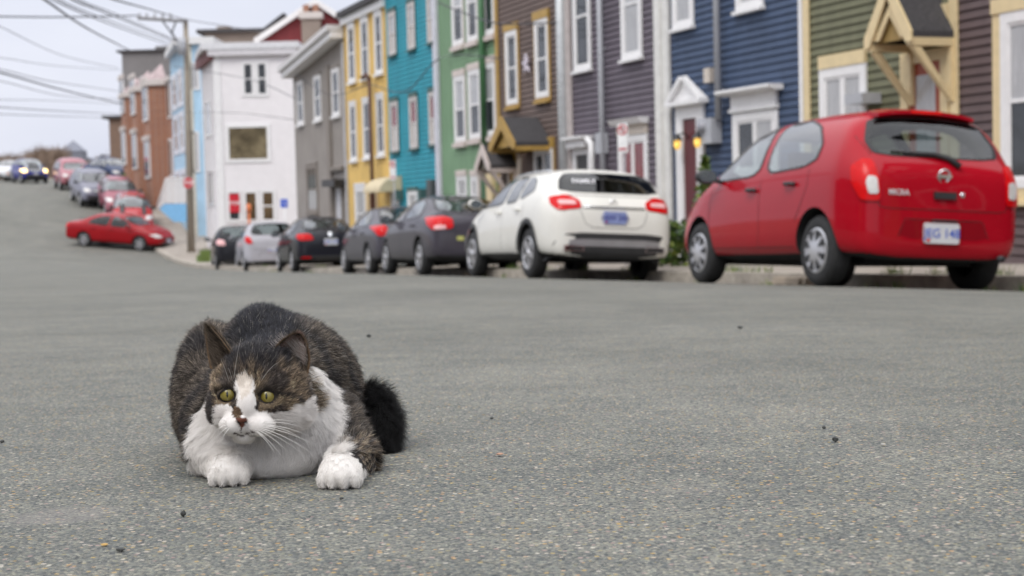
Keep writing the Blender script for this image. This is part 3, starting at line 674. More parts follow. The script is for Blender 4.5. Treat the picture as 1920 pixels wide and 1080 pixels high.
# brick terrace, bay fronted, three of them
BK = brick('terracotta_brick', (.36, .14, .07), (.28, .10, .055), (.34, .27, .22)); STON = mat('pale_stone_trim', (.58, .53, .50), .7)
def brick_house(pl, pr, ptopl, label, seed):
    D = 11.3
    a = on_plane(pl, ptopl, D); c = on_plane(pr, ptopl, D)
    sL, sR = a.dot(U), c.dot(U); w = sL-sR; zb = ground_z((sL+sR)/2, D)-.4
    e = tag(empty('brick_house', W(sL, D, zb), ROT_H), label, 'house', 'brick bay fronted houses up the hill')
    H = a.z-zb
    b = MB(); b.box(0, w, 0, 9, -1.5, H, BK); b.build('wall', e)
    bx0, bx1 = w*.12, w*.70
    bay = [(bx0, 0), (bx0+.35, -.85), (bx1-.35, -.85), (bx1, 0)]
    b = MB(); b.prism(bay, -1.5, H-.1, BK, axis='z'); bo = b.build('bay', e)
    b = MB(); b.prism([(bx0-.15, 0), (bx0+.25, -1.0), (bx1-.25, -1.0), (bx1+.15, 0)], H-.1, H+.18, STON, axis='z'); b.build('bay_cornice', e)
    xm = (bx0+bx1)/2
    b = MB(); b.add([(bx0-.1, 0, H+.18), (bx0+.3, -.95, H+.18), (bx1-.3, -.95, H+.18), (bx1+.1, 0, H+.18), (xm, 0, H+1.1)], [(0, 1, 4), (1, 2, 4), (2, 3, 4), (0, 4, 3)], mat('pinkish_slate', (.36, .28, .28), .8, var=.4, scale=3)); b.build('bay_roof', e)
    b = MB(); b.box(-.1, w+.1, -.15, 9.1, H+.002, H+.22, STON); b.build('roof', e)
    b = MB(); b.box(w*.78, w*.96, 3, 3.8, H+.22, H+1.2, BK); b.build('chimney', e)
    for zz in (1.7, 4.6):
        for x0_, x1_ in ((bx0+.55, bx1-.55),):
            q = MB(); q.box(x0_, x1_, -.93, -.852, zz, zz+1.9, WHITE); wn_ = q.build('window', e)
            g_ = MB(); g_.box(x0_+.1, x1_-.1, -.94, -.931, zz+.1, zz+1.8, PGLASS); g_.build('pane', wn_)
            q = MB(); q.box(x0_-.15, x1_+.15, -1.0, -.852, zz+1.92, zz+2.15, STON); q.build('lintel', e)
        q = MB(); q.box(w*.76, w*.96, -.07, -.002, zz, zz+1.9, WHITE); wn_ = q.build('window', e)
        g_ = MB(); g_.box(w*.79, w*.93, -.08, -.071, zz+.1, zz+1.8, PGLASS); g_.build('pane', wn_)
    return e, w, H
brick_house(294, 321, 166, 'terracotta brick house with a bay front beside the pale blue house', 1)
brick_house(271, 294, 176, 'terracotta brick house in the middle of the bay fronted group', 2)
brick_house(251, 271, 186, 'terracotta brick house with a bay front at the far end of the group', 3)
DB = brick('brown_brick', (.22, .13, .085), (.17, .10, .07), (.2, .16, .13))
f = Front('brick_building', 'plain brown brick building with slanted top beyond the terracotta houses', 204, 240, 112, 222, DB, base=gz(-28, 110)-2, cat='building', depth=8, board=20)
f = Front('tower_block', 'dark grey concrete block rising behind the brick houses', 228, 330, 150, 97, mat('grey_concrete', (.20, .19, .19), .9, var=.1, scale=.5), cat='building', depth=15, board=30, base=-3)
a = at_y(285, 84, 149.0); b = MB(); b.box(a.x-f.x0, f.w-.3, 0.3, 9, f.H+.21, a.z-f.zb, mat('grey_concrete', (.2, .19, .19), .9)); b.build('penthouse', f.e)
f = Front('flat_roofed_building', 'low brown flat roofed building showing above the white corner house', 384, 580, 90, 60, mat('brown_stone', (.24, .195, .165), .9, var=.12, scale=.6), cat='building', depth=12, board=30, base=-2)
a = at_y(405, 49, 90.0); c = at_y(430, 49, 90.0); b = MB(); b.box(a.x-f.x0, c.x-f.x0, .2, 4, f.H+.21, a.z-f.zb, MATS['brown_stone']); b.build('roof_hut', f.e)
# red gabled house with chimney
MRN = wallmat('maroon_clapboard', (.20, .035, .04))
Yg = 84.0; P0 = at_y(520, 75, Yg); e = tag(empty('gabled_house', Vector((P0.x, Yg, 0))), 'maroon gabled house with white bargeboards rising behind the white corner house', 'house')
def lp(px, py): q = at_y(px, py, Yg); return q.x-P0.x, q.z
A, B_, Cc = lp(488, 80), lp(592, 10), lp(700, 80)
b = MB(); b.prism([A, B_, Cc, (Cc[0], -2), (A[0], -2)], 0, 10, MRN); b.build('wall', e)
b = MB(); b.prism([(A[0]-.3, A[1]-.15), (B_[0], B_[1]+.02), (B_[0], B_[1]+.35), (A[0]-.3, A[1]+.2)], -.3, 10.3, WHITE); b.prism([(Cc[0]+.3, Cc[1]-.15), (B_[0], B_[1]+.02), (B_[0], B_[1]+.35), (Cc[0]+.3, Cc[1]+.2)], -.3, 10.3, WHITE); b.build('roof', e)
c0, c1 = lp(570, 75), lp(604, 38); b = MB(); b.box(c0[0], c1[0], -.9, -.31, -2, c1[1], MATS['brown_stone']); b.box(c0[0]-.12, c1[0]+.12, -1.0, -.31, c1[1], c1[1]+.35, STON); b.box(c0[0]+.1, c0[0]+.4, -.8, -.4, c1[1]+.36, c1[1]+.75, BK); b.box(c1[0]-.4, c1[0]-.1, -.8, -.4, c1[1]+.36, c1[1]+.75, BK); b.build('chimney', e)
Yg = 98.0; P0 = at_y(440, 60, Yg); e = tag(empty('gabled_house', Vector((P0.x, Yg, 0))), 'dark red roofed house with a stepped ridge seen between flat roof and gable', 'house')
A, B_, Cc = lp(480, 78), lp(533, 33), lp(560, 60)
b = MB(); b.prism([A, B_, Cc, (Cc[0], -2), (A[0], -2)], 0, 6, MRN); b.build('wall', e)
b = MB(); b.prism([(A[0]-.2, A[1]), (B_[0], B_[1]), (B_[0], B_[1]+.3), (A[0]-.2, A[1]+.3)], -.2, 6, SHINGLE); b.prism([(Cc[0], Cc[1]), (B_[0], B_[1]), (B_[0], B_[1]+.3), (Cc[0], Cc[1]+.3)], -.2, 6, SHINGLE); b.build('roof', e)
# blue skirted white stair fence
e = tag(empty('picket_fence', Vector((0, 0, 0))), 'white stair railing above a bright blue skirting wall left of the utility pole', 'fence')
Yf = 66.6
def fp(px, py): q = at_y(px, py, Yf); return q.x, q.z
P1, P2, P3, P4 = fp(299, 392), fp(308, 382), fp(353, 382), fp(353, 416)
e.location = (0, Yf, 0)
b = MB(); b.prism([P1, P2, P3, P4, fp(326, 416)], 0, .15, mat('bright_blue_boards', (.22, .50, .80), .6)); b.build('skirting', e)
b = MB(); rail = [(298, 375, 340), (310, 371, 335), (353, 371, 334)]
for k in range(19):
    px = 296+k*3.1; top = 384-(px-296)*3.1 if px < 312 else 335; top = max(top, 334)
    x, z1 = fp(px, top); _, z0 = fp(px, 381 if px > 306 else 391-(px-296)*.9)
    b.box(x-.028, x+.028, .02, .06, z0, z1, WHITE)
b.tube([(*fp(295, 386)[:1], .04, fp(295, 386)[1]), (fp(312, 335)[0], .04, fp(312, 335)[1]), (fp(354, 334)[0], .04, fp(354, 334)[1])], .05, WHITE, 6)
b.build('railing', e)
# ------------------------------------------------------------------ utility pole, signs, cables
def pole_tilt(e): pass
YP = 63.5
pb = at_y(358, 457, YP); pt = at_y(348, 36, YP)
e = tag(empty('utility_pole', Vector((pb.x, YP, gz(pb.x, YP)-.05))), 'tall weathered wooden utility pole at the corner with a long crossarm', 'utility pole')
o3 = e.location
b = MB(); b.tube([(0, 0, -.3), (pt.x-pb.x, 0, pt.z-o3.z)], .17, WOODP, 12, r1=.10); b.build('pole', e)
b = MB(); q0 = at_y(258, 34, YP-.2); q1 = at_y(352, 40, YP-.2)
b.tube([q0-o3, q1-o3], .07, mat('grey_timber', (.22, .21, .21), .9), 6); b.build('crossarm', e)
b = MB(); q2 = at_y(322, 62, YP-.15)
b.tube([at_y(305, 40, YP-.15)-o3, q2-o3], .035, DARK, 6); b.tube([q2-o3, at_y(347, 100, YP-.1)-o3], .05, DARK, 6); b.tube([q2-o3, at_y(330, 40, YP-.15)-o3], .035, DARK, 6); b.build('brace', e)
for px in (262, 275, 290, 305, 320):
    q = at_y(px, 30, YP-.2)-o3; b = MB(); b.lathe([(.05, -.1), (.07, -.02), (.05, .06), (.06, .1), (0, .14)], GREYP, 8, 'z', off=q); b.build('insulator', e)
b = MB(); q = at_y(340, 85, YP-.3)-o3; b.lathe([(0, -.4), (.16, -.38), (.17, .3), (0, .36)], GREYP, 12, 'z', off=q+Vector((-.0, 0, 0))); b.build('transformer', e)
octagon('stop_sign', at_y(353, 343, YP-.3), .25, 'small red octagonal stop sign on the utility pole at the corner', cat='stop sign')
def np_sign(px, py, D, label, txt='P'):
    p = on_plane(px, py, D); s, n = SN(p); e = tag(empty('no_parking_sign', Vector((p.x, p.y, ground_z(s, n))), ROT_H+.6), label, 'road sign', 'no parking signs along the row')
    z = p.z-e.location.z
    b = MB(); b.tube([(0, 0, 0), (0, 0, z+.24)], .016, GREYP, 8); b.build('post', e)
    b = MB(); b.box(-.09, .09, -.045, -.03, z-.24, z+.22, WS); b.build('sign_plate', e)
    b = MB(); pl = [(.085*math.cos(t), .085*math.sin(t)) for t in np.linspace(0, 2*math.pi, 24, endpoint=False)]; pi_ = [(.066*math.cos(t), .066*math.sin(t)) for t in np.linspace(0, 2*math.pi, 24, endpoint=False)]
    k = 24; vs = [(x, -.048, z+.12+y) for x, y in pl]+[(x, -.048, z+.12+y) for x, y in pi_]
    b.add(vs, [(i, (i+1) % k, k+(i+1) % k, k+i) for i in range(k)], RS); b.tube([(-.05, -.05, z+.17), (.05, -.05, z+.07)], .012, RS, 5)
    b.build('ban_symbol', e)
    text_mesh(txt, .12, DARK, 'sign_text', e, Matrix.Translation((0, -.0465, z+.12)) @ Matrix.Rotation(math.pi/2, 4, 'X'), .001)
    b = MB(); b.box(-.07, .07, -.049, -.0455, z-.20, z-.16, mat('faded_red', (.5, .12, .14), .5)); b.build('red_band', e)
np_sign(738.5, 318, 10.2, 'white no parking sign with a red symbol before the turquoise house')
np_sign(1170, 258, 10.2, 'white no parking sign with a red symbol before the red curtained window')
WIRE = mat('cable_black', (.05, .05, .06), .6)
def cable(pts, r, label, name='overhead_cable', group='overhead cables crossing the sky'):
    P = [at_y(px, py, Y) for px, py, Y in pts]
    # smooth catmull-rom through points
    Q = []
    for i in range(len(P)-1):
        p0, p1, p2, p3 = P[max(i-1, 0)], P[i], P[i+1], P[min(i+2, len(P)-1)]
        for t in np.linspace(0, 1, 9)[:-1]:
            Q.append(.5*((2*p1)+(p2-p0)*t+(2*p0-5*p1+4*p2-p3)*t*t+(3*p1-p0-3*p2+p3)*t**3))
    Q.append(P[-1]); o0 = Q[0]
    b = MB(); b.tube([q-o0 for q in Q], r, WIRE, 6); o = b.build(name); o.location = o0; tag(o, label, 'cable', group); return o
cable([(40, -30, 22), (85, 0, 26), (165, 54, 40), (244, 95, 62)], .022, 'thick black cable dropping steepest from the top edge to the grey block')
cable([(60, -40, 22), (101, 0, 27), (208, 46, 42), (316, 84, 63)], .015, 'thin cable running just above the steepest one to the pole')
cable([(70, -50, 22), (113, 0, 27), (220, 44, 42), (326, 82, 63)], .012, 'thin cable of the middle pair sloping down to the transformer')
cable([(90, -40, 22), (137, 0, 27), (208, 28, 40), (330, 78, 63)], .018, 'cable just above the middle pair sloping down to the pole')
cable([(100, -48, 22), (150, 0, 27), (226, 30, 40), (345, 82, 63)], .012, 'fine cable highest of the bundle that ends at the transformer')
cable([(160, -20, 24), (217, 0, 28), (279, 17, 38), (347, 36, 62), (400, 45, 72), (520, 64, 90)], .018, 'cable meeting the pole top and going on over the roofs')
cable([(-60, 30, 50), (120, 32, 56), (260, 29, 63)], .03, 'level cable reaching the tip of the crossarm from the left')
cable([(-80, 22, 40), (0, 50, 45), (117, 104, 60), (222, 128, 80)], .012, 'faint single cable sagging across the open sky above the lower bundle')
cable([(-90, 118, 40), (0, 136, 45), (104, 165, 60), (181, 184, 75), (236, 196, 95)], .03, 'thickest dark cable crossing the lower sky to the brick houses')
cable([(-90, 122, 40), (0, 130, 45), (100, 153, 60), (230, 172, 92)], .014, 'thin cable just above the thickest low cable')
cable([(-90, 100, 40), (0, 108, 45), (110, 124, 60), (230, 132, 90)], .010, 'faint cable midway between the sagging cable and the lower bundle')
cable([(-90, 145, 40), (0, 152, 45), (120, 180, 60), (226, 186, 92)], .012, 'thin cable weaving under the thickest low cable')
cable([(-90, 190, 40), (0, 187, 45), (130, 190, 62), (226, 196, 95)], .010, 'faint level cable under the weaving one')
cable([(-90, 192, 40), (0, 201, 45), (110, 208, 60), (226, 214, 95)], .016, 'second lowest cable over the hill')
cable([(-90, 210, 40), (0, 214, 45), (110, 218, 60), (226, 221, 95)], .012, 'lowest cable over the hill just above the treeline')
cable([(322, 124, 63), (400, 136, 60), (480, 152, 52), (556, 186, 48)], .012, 'thin service cable from the pole across the white house front', group='service cables before the houses')
cable([(345, 210, 63), (450, 212, 58), (552, 225, 48)], .010, 'faint level service cable low on the white house front', group='service cables before the houses')
cable([(556, 140, 47), (620, 178, 43), (690, 158, 38.5)], .012, 'service cable sagging before the taupe house to the brown mast', group='service cables before the houses')
cable([(696, 158, 38.4), (760, 172, 34), (828, 108, 30), (940, 110, 27)], .012, 'cable running from the brown mast over the turquoise and sage houses', group='service cables before the houses')
cable([(820, 4, 31), (870, 24, 28), (935, 44, 26), (1044, 42, 25)], .014, 'cable sagging before the upper windows of the sage house', group='service cables before the houses')
# ------------------------------------------------------------------ far hill, wood, spire, distant houses
b = MB(); vs = []; nx_, ny_ = 60, 8
for j in range(ny_):
    for i in range(nx_):
        x = -190+i*5.0; y = 250+j*30
        z = y*(.031-.010*min(max((x/y+.29)/.06, 0), 1))+1.0*math.sin(i*.35+j)+.6*math.sin(i*.9) if j else -14
        vs.append((x, y, z))
b.add(vs, [(j*nx_+i, j*nx_+i+1, (j+1)*nx_+i+1, (j+1)*nx_+i) for j in range(ny_-1) for i in range(nx_-1)], mat('far_brown_hill', (.16, .12, .09), .95, var=.4, scale=.08), True)
tag(b.build('hills'), kind='structure')
WD = mat('bare_twigs', (.19, .135, .10), .9, var=.3, scale=.4)
vs, fs = [], []
r_ = random.Random(3)
for t in range(330):
    px = r_.uniform(-30, 205); Y = r_.uniform(150, 235); base = at_y(px, 360, Y)
    topy = (296+10*math.sin(px*.05)+r_.uniform(-4, 14)) if px > 8 else 305
    if px > 120: topy += 12
    top = at_y(px, topy, Y); zb = prof(Y*1.03)-2
    h_ = top.z-zb
    for k in range(60):
        zz = zb+h_*(1-r_.random()**1.6*.8); w = h_*.28*(1-.5*abs((zz-zb)/h_-.55)*2)
        x = base.x+r_.gauss(0, w*.5); y = Y+r_.gauss(0, w*.5); L1 = r_.uniform(.5, 1.3); a = r_.uniform(-.9, .9)
        o = len(vs); dx, dz = math.sin(a)*L1, math.cos(a)*L1
        vs += [(x-.05, y, zz), (x+.05, y, zz), (x+dx, y+r_.uniform(-.5, .5), zz+dz)]; fs.append((o, o+1, o+2))
b = MB(); b.add(vs, fs, WD); o = tag(b.build('bare_wood'), kind='stuff')
sp = at_y(133, 300, 190); e = tag(empty('church', Vector((sp.x, 190, -4))), 'distant grey church with a pointed spire on the skyline', 'church')
GS = mat('distant_slate', (.20, .21, .25), .8)
z0 = at_y(133, 320, 190).z+4; z1 = at_y(133, 284, 190).z+4; z2 = at_y(133, 262, 190).z+4
b = MB(); b.box(-1.3, 1.3, 0, 2.6, 0, z1, GS); b.build('tower', e)
b = MB(); b.add([(-1.4, -.1, z1), (1.4, -.1, z1), (1.4, 2.7, z1), (-1.4, 2.7, z1), (0, 1.3, z2)], [(0, 1, 4), (1, 2, 4), (2, 3, 4), (3, 0, 4)], GS); b.build('spire', e)
b = MB(); b.prism([(-1.9, 0), (3.2, 0), (3.2, z0-.6), (.6, z0+.5), (-1.9, z0-.6)], 2.7, 14, mat('distant_pale_wall', (.45, .42, .42), .8)); b.build('nave', e)
for (px0, px1, Y, py, col, lb) in ((150, 178, 172, 308, (.5, .48, .46), 'distant pale house with a low roof right of the spire'), (180, 206, 165, 303, (.42, .42, .44), 'distant light grey house against the brick building')):
    a, c = at_y(px0, py, Y), at_y(px1, py, Y); e = tag(empty('far_house', Vector((a.x, Y, -2))), lb, 'house', 'distant houses on the skyline')
    w = c.x-a.x; H = a.z+2; b = MB(); b.box(0, w, 0, 6, 0, H, mat('far_wall_'+str(px0), col, .8)); b.build('wall', e)
    b = MB(); b.prism([(-.3, H), (w+.3, H), (w*.5, H+.8)], -.2, 6.2, GS); b.build('roof', e)
    for k in range(3): q = MB(); q.box(w*(.15+.28*k), w*(.3+.28*k), -.05, -.001, H-2.2, H-1.2, PGLASS); q.build('window', e)
# ------------------------------------------------------------------ plants
def leafy(name, p, rx, ry, h, n, cols, label, cat, leaf=.05, cone=False, group=None, seed=1):
    rr = random.Random(seed); e = tag(empty(name, p), label, cat, group)
    st = MB()
    for k in range(7):
        a = rr.uniform(0, 6.28); r0 = rr.uniform(.2, .8)
        st.tube([(0, 0, -.05), (math.cos(a)*rx*r0*.5, math.sin(a)*ry*r0*.5, h*.4), (math.cos(a)*rx*r0*.8, math.sin(a)*ry*r0*.8, h*.75)], [.018, .012, .004], WOODP, 5)
    st.build('stem', e)
    b = MB()
    for k in range(n):
        t = rr.random(); z = h*t; sh = (1-t)**.8 if cone else math.sin(math.pi*(.15+.8*t))**.6
        a = rr.uniform(0, 6.28); q = rr.random()**.4*sh*(1+.25*math.sin(a*3+t*7))
        x, y = rx*q*math.cos(a), ry*q*math.sin(a)
        d = Vector((rr.gauss(0, 1), rr.gauss(0, 1), rr.gauss(.4, .8))).normalized(); s = d.cross(Vector((rr.gauss(0, 1), rr.gauss(0, 1), rr.gauss(0, 1)))).normalized()
        L1 = leaf*rr.uniform(.6, 1.4); c = Vector((x, y, z))
        b.add([c, c+d*L1*.5+s*L1*.28, c+d*L1, c+d*L1*.5-s*L1*.28], [(0, 1, 2, 3)], cols[rr.randrange(len(cols))])
    b.build('foliage', e); return e
GR = [mat('leaf_green', (.10, .17, .03), .6), mat('leaf_dark', (.045, .09, .02), .6), mat('leaf_yellow', (.20, .24, .04), .6)]
def plant_at(px, py, D, *a, **k):
    p = on_plane(px, py, D); s, n = SN(p); p.z = ground_z(s, n); return leafy(a[0], p, *a[1:], **k)
plant_at(1262, 470, 10.2, 'shrub', .30, .30, .62, 700, GR, 'leafy green shrub on the pavement between the white and red cars', 'shrub', leaf=.1)
def topiary():
    p = on_plane(1322, 330, 10.3); s, n = SN(p); z = ground_z(s, n)
    top = on_plane(1326, 296, 10.3).z
    p.z = z; e = leafy('potted_conifer', p, .26, .26, top-z, 1800, GR[:2]+[GR[2]], 'yellow green conical shrub by the door of the navy house', 'shrub', leaf=.07, cone=True, seed=4)
topiary()
for i, (px, Y, w, h_, lb) in enumerate(((240, 88, .9, .9, 'round green bush before the far brick bay'), (262, 84, .5, .35, 'low yellowish plant beside the brick house steps'), (284, 80, .7, .45, 'dark green bush low in front of the near brick bay'))):
    q = at_y(px, 340, Y); s, n = SN(q)
    leafy('bush', Vector((q.x, Y, ground_z(s, n)-.1)), w, w, h_, 700, GR if i != 1 else [GR[2]], lb, 'bush', leaf=.13, group='bushes before the brick houses', seed=10+i)
# grass tuft slope beside the white corner house
rr = random.Random(5); b = MB()
for k in range(2600):
    px = rr.uniform(368, 412); Y = rr.uniform(57.5, 61); q = at_y(px, 440, Y)
    s, n = SN(q); z = ground_z(s, n); h_ = rr.uniform(.12, .4)*(1 if px > 375 else .4); d = rr.uniform(-.08, .08)
    b.add([(q.x-.012, Y, z), (q.x+.012, Y, z), (q.x+d, Y+.03, z+h_)], [(0, 1, 2)], GR[rr.randrange(3)])
tag(b.build('grass'), kind='stuff')

# weeds and grit in the gutter
rr = random.Random(9); b = MB()
for cl in range(70):
    s_ = rr.choice([rr.uniform(9, 26), rr.uniform(9, 55)]); n_ = rr.choice([8.86, 9.08, 11.32])+rr.uniform(-.03, .04); P_ = W(s_, n_, road_z(s_, 8.9)+(.14 if n_ > 8.95 else 0)+(.05 if n_ > 11 else 0)-.005)
    for k in range(rr.randrange(10, 34)):
        q = P_+Vector((rr.gauss(0, .06), rr.gauss(0, .06), 0)); d = Vector((rr.gauss(0, .03), rr.gauss(0, .03), rr.uniform(.03, .12)*(2 if n_ > 11 else 1)))
        b.add([q+Vector((-.006, 0, 0)), q+Vector((.006, 0, 0)), q+d], [(0, 1, 2)], GR[rr.randrange(3)])
tag(b.build('weeds'), kind='stuff')
def kerb_block(s_, w, h_, lb):
    bm = bmesh.new(); bmesh.ops.create_cube(bm, size=1); bmesh.ops.bevel(bm, geom=bm.edges[:], offset=.12, segments=2, affect='EDGES')
    for v in bm.verts: v.co = Vector((v.co.x*.2*(1+rr.uniform(-.08, .08)), v.co.y*w*(1+rr.uniform(-.08, .08)), v.co.z*h_*(1+rr.uniform(-.1, .1))))
    me_ = bpy.data.meshes.new('kerb_stone'); bm.to_mesh(me_); bm.free(); me_.materials.append(mat('pale_kerb_stone', (.50, .42, .33), .85, var=.2, scale=8))
    o_ = bpy.data.objects.new('kerb_stone', me_); C.objects.link(o_); o_.location = W(s_, 8.72, road_z(s_, 8.72)+h_*.45); o_.rotation_euler = (0, .1, ROT_H+math.pi/2+.15); tag(o_, lb, 'kerb stone', 'loose kerb stones in the gutter')
kerb_block(14.6, .55, .10, 'pale broken kerb stone lying in the gutter under the red hatchback'); kerb_block(25.2, .45, .09, 'small pale kerb stone in the gutter near the graphite saloon')
# ------------------------------------------------------------------ cars (local: x forward, y left, z up, origin on the ground)
def paint(name, col, metal=.25, rough=.45, coat=.55):
    if name in MATS: return MATS[name]
    m = paint0(name, col, metal, rough, coat); t = m.node_tree; b_ = t.nodes['Principled BSDF']; o = t.nodes['Material Output']
    g = t.nodes.new('ShaderNodeNewGeometry'); df = t.nodes.new('ShaderNodeBsdfDiffuse'); df.inputs[0].default_value = (.04, .04, .045, 1); x = t.nodes.new('ShaderNodeMixShader')
    t.links.new(g.outputs['Backfacing'], x.inputs[0]); t.links.new(b_.outputs[0], x.inputs[1]); t.links.new(df.outputs[0], x.inputs[2]); t.links.new(x.outputs[0], o.inputs['Surface']); return m
def paint0(name, col, metal=.25, rough=.45, coat=.55): return mat(name, [c*.8 for c in col], rough, metal=0, coat=coat, var=.05, scale=2, spec=.04)
TYRE = mat('tyre_rubber', (.022, .022, .023), .8, var=.3, scale=20)
RIMM = mat('hubcap_silver', (.56, .56, .58), .3, metal=.6, var=.06)
CHR = mat('chrome', (.75, .75, .76), .12, metal=1, var=.02)
BLKP = mat('black_plastic', (.028, .028, .03), .55, var=.2)
UNDER = mat('underbody_black', (.012, .012, .013), .9, var=.3)
CGL = mat('car_glass', (.05, .062, .068), .03, var=.35, scale=2.5, spec=1.0, ior=1.75)
CGK = mat('dark_car_glass', (.03, .04, .04), .06, var=.35, scale=2.5, spec=.35, ior=1.45)
CGD = mat('car_rear_glass', (.014, .022, .030), .03, var=.9, scale=3.0, spec=.5, ior=1.42)
RLT = mat('red_lens', (.58, .004, .006), .3, coat=.25, var=.15, scale=25, spec=.1)
WLT = mat('clear_lens', (.62, .60, .58), .15, coat=.6, var=.15, scale=30)
AMB = mat('amber_lens', (.75, .25, .04), .2)
HLT = mat('lit_headlamp', (1, .75, .3), .3, emit=(1, .68, .25), es=3.0)
def glassmat(name, tint, ior=1.5, rough=.015):
    m = bpy.data.materials.new(name); m.use_nodes = True; t = m.node_tree; t.nodes.clear(); o = t.nodes.new('ShaderNodeOutputMaterial')
    tr = t.nodes.new('ShaderNodeBsdfTransparent'); tr.inputs[0].default_value = (*tint, 1)
    gl = t.nodes.new('ShaderNodeBsdfGlossy'); gl.inputs['Roughness'].default_value = rough
    lw = t.nodes.new('ShaderNodeLayerWeight'); lw.inputs[0].default_value = .5; pw = t.nodes.new('ShaderNodeMath'); pw.operation = 'POWER'; pw.inputs[1].default_value = 3.0; t.links.new(lw.outputs['Facing'], pw.inputs[0])
    f0 = ((ior-1)/(ior+1))**2*2; fr = t.nodes.new('ShaderNodeMath'); fr.operation = 'MULTIPLY_ADD'; fr.inputs[1].default_value = 1-f0; fr.inputs[2].default_value = f0; t.links.new(pw.outputs[0], fr.inputs[0]); mx_ = t.nodes.new('ShaderNodeMixShader')
    t.links.new(fr.outputs[0], mx_.inputs[0]); t.links.new(tr.outputs[0], mx_.inputs[1]); t.links.new(gl.outputs[0], mx_.inputs[2]); t.links.new(mx_.outputs[0], o.inputs[0]); return m
G_SIDE = glassmat('clear_side_glass', (.66, .74, .73), 1.85); G_REAR = glassmat('clear_rear_glass', (.42, .49, .50), 1.36); G_TINT = glassmat('privacy_glass', (.06, .06, .07), 1.5)
TRIM = mat('interior_grey', (.045, .045, .05), .85, var=.2); SEATF = mat('seat_fabric', (.035, .036, .042), .9, var=.25, scale=30)
SEAM = mat('panel_gap', (.012, .01, .01), .7)

T = {}
T['hatch'] = (3.83, 1.665, [(-1.915, .36, .66, .50, .58, .50, .40), (-1.895, .265, .90, .64, .72, .63, .54), (-1.86, .235, .99, .715, .84, .705, .62),
    (-1.79, .225, 1.08, .765, .90, .75, .65), (-1.69, .225, 1.22, .80, .94, .785, .64), (-1.58, .24, 1.40, .832, .955, .825, .625), (-1.47, .24, 1.485, .835, .96, .828, .61),
    (-1.2, .23, 1.515, .835, .955, .83, .60), (-.75, .22, 1.53, .835, .945, .83, .60), (-.2, .22, 1.527, .835, .925, .83, .60), (.25, .22, 1.515, .835, .91, .828, .59),
    (.6, .22, 1.425, .835, .90, .822, .585), (.9, .22, 1.24, .832, .90, .81, .60), (1.12, .22, 1.05, .83, .89, .80, .66), (1.35, .22, .955, .82, .85, .775, .62),
    (1.62, .23, .87, .795, .77, .73, .54), (1.8, .26, .75, .72, .66, .65, .46), (1.9, .34, .60, .56, .55, .52, .40)])
T['sedan'] = (4.5, 1.75, [(-2.25, .40, .70, .62, .62, .60, .50), (-2.22, .31, .90, .76, .76, .73, .64), (-2.15, .27, 1.01, .82, .86, .80, .70), (-1.95, .25, 1.045, .85, .91, .835, .70),
    (-1.7, .24, 1.06, .865, .925, .85, .68), (-1.5, .23, 1.14, .87, .93, .86, .60), (-1.15, .22, 1.32, .873, .93, .866, .57), (-.75, .22, 1.41, .875, .925, .87, .57), (-.3, .22, 1.435, .875, .92, .87, .57),
    (.15, .22, 1.425, .875, .915, .87, .565), (.5, .22, 1.35, .875, .91, .865, .56), (.85, .22, 1.19, .87, .90, .855, .58), (1.15, .22, 1.02, .865, .89, .84, .66), (1.5, .22, .95, .855, .85, .81, .64),
    (1.9, .23, .84, .82, .76, .75, .56), (2.15, .27, .70, .72, .64, .65, .48), (2.25, .36, .58, .52, .54, .48, .40)])
T['suv'] = (4.6, 1.86, [(-2.3, .5, .85, .65, .8, .64, .55), (-2.27, .38, 1.1, .8, .95, .78, .66), (-2.21, .33, 1.32, .87, 1.06, .86, .70), (-2.1, .3, 1.54, .9, 1.1, .88, .68), (-1.95, .29, 1.67, .92, 1.12, .9, .67),
    (-1.4, .28, 1.72, .93, 1.11, .91, .67), (-.5, .27, 1.73, .93, 1.1, .91, .67), (.05, .27, 1.70, .93, 1.1, .91, .66), (.4, .27, 1.60, .93, 1.1, .91, .655), (.8, .27, 1.36, .93, 1.1, .9, .67),
    (1.05, .27, 1.17, .93, 1.07, .89, .74), (1.6, .28, 1.09, .92, .98, .86, .74), (2.0, .3, 1.0, .9, .88, .84, .70), (2.22, .34, .85, .84, .74, .78, .64), (2.3, .42, .7, .68, .64, .66, .54)])

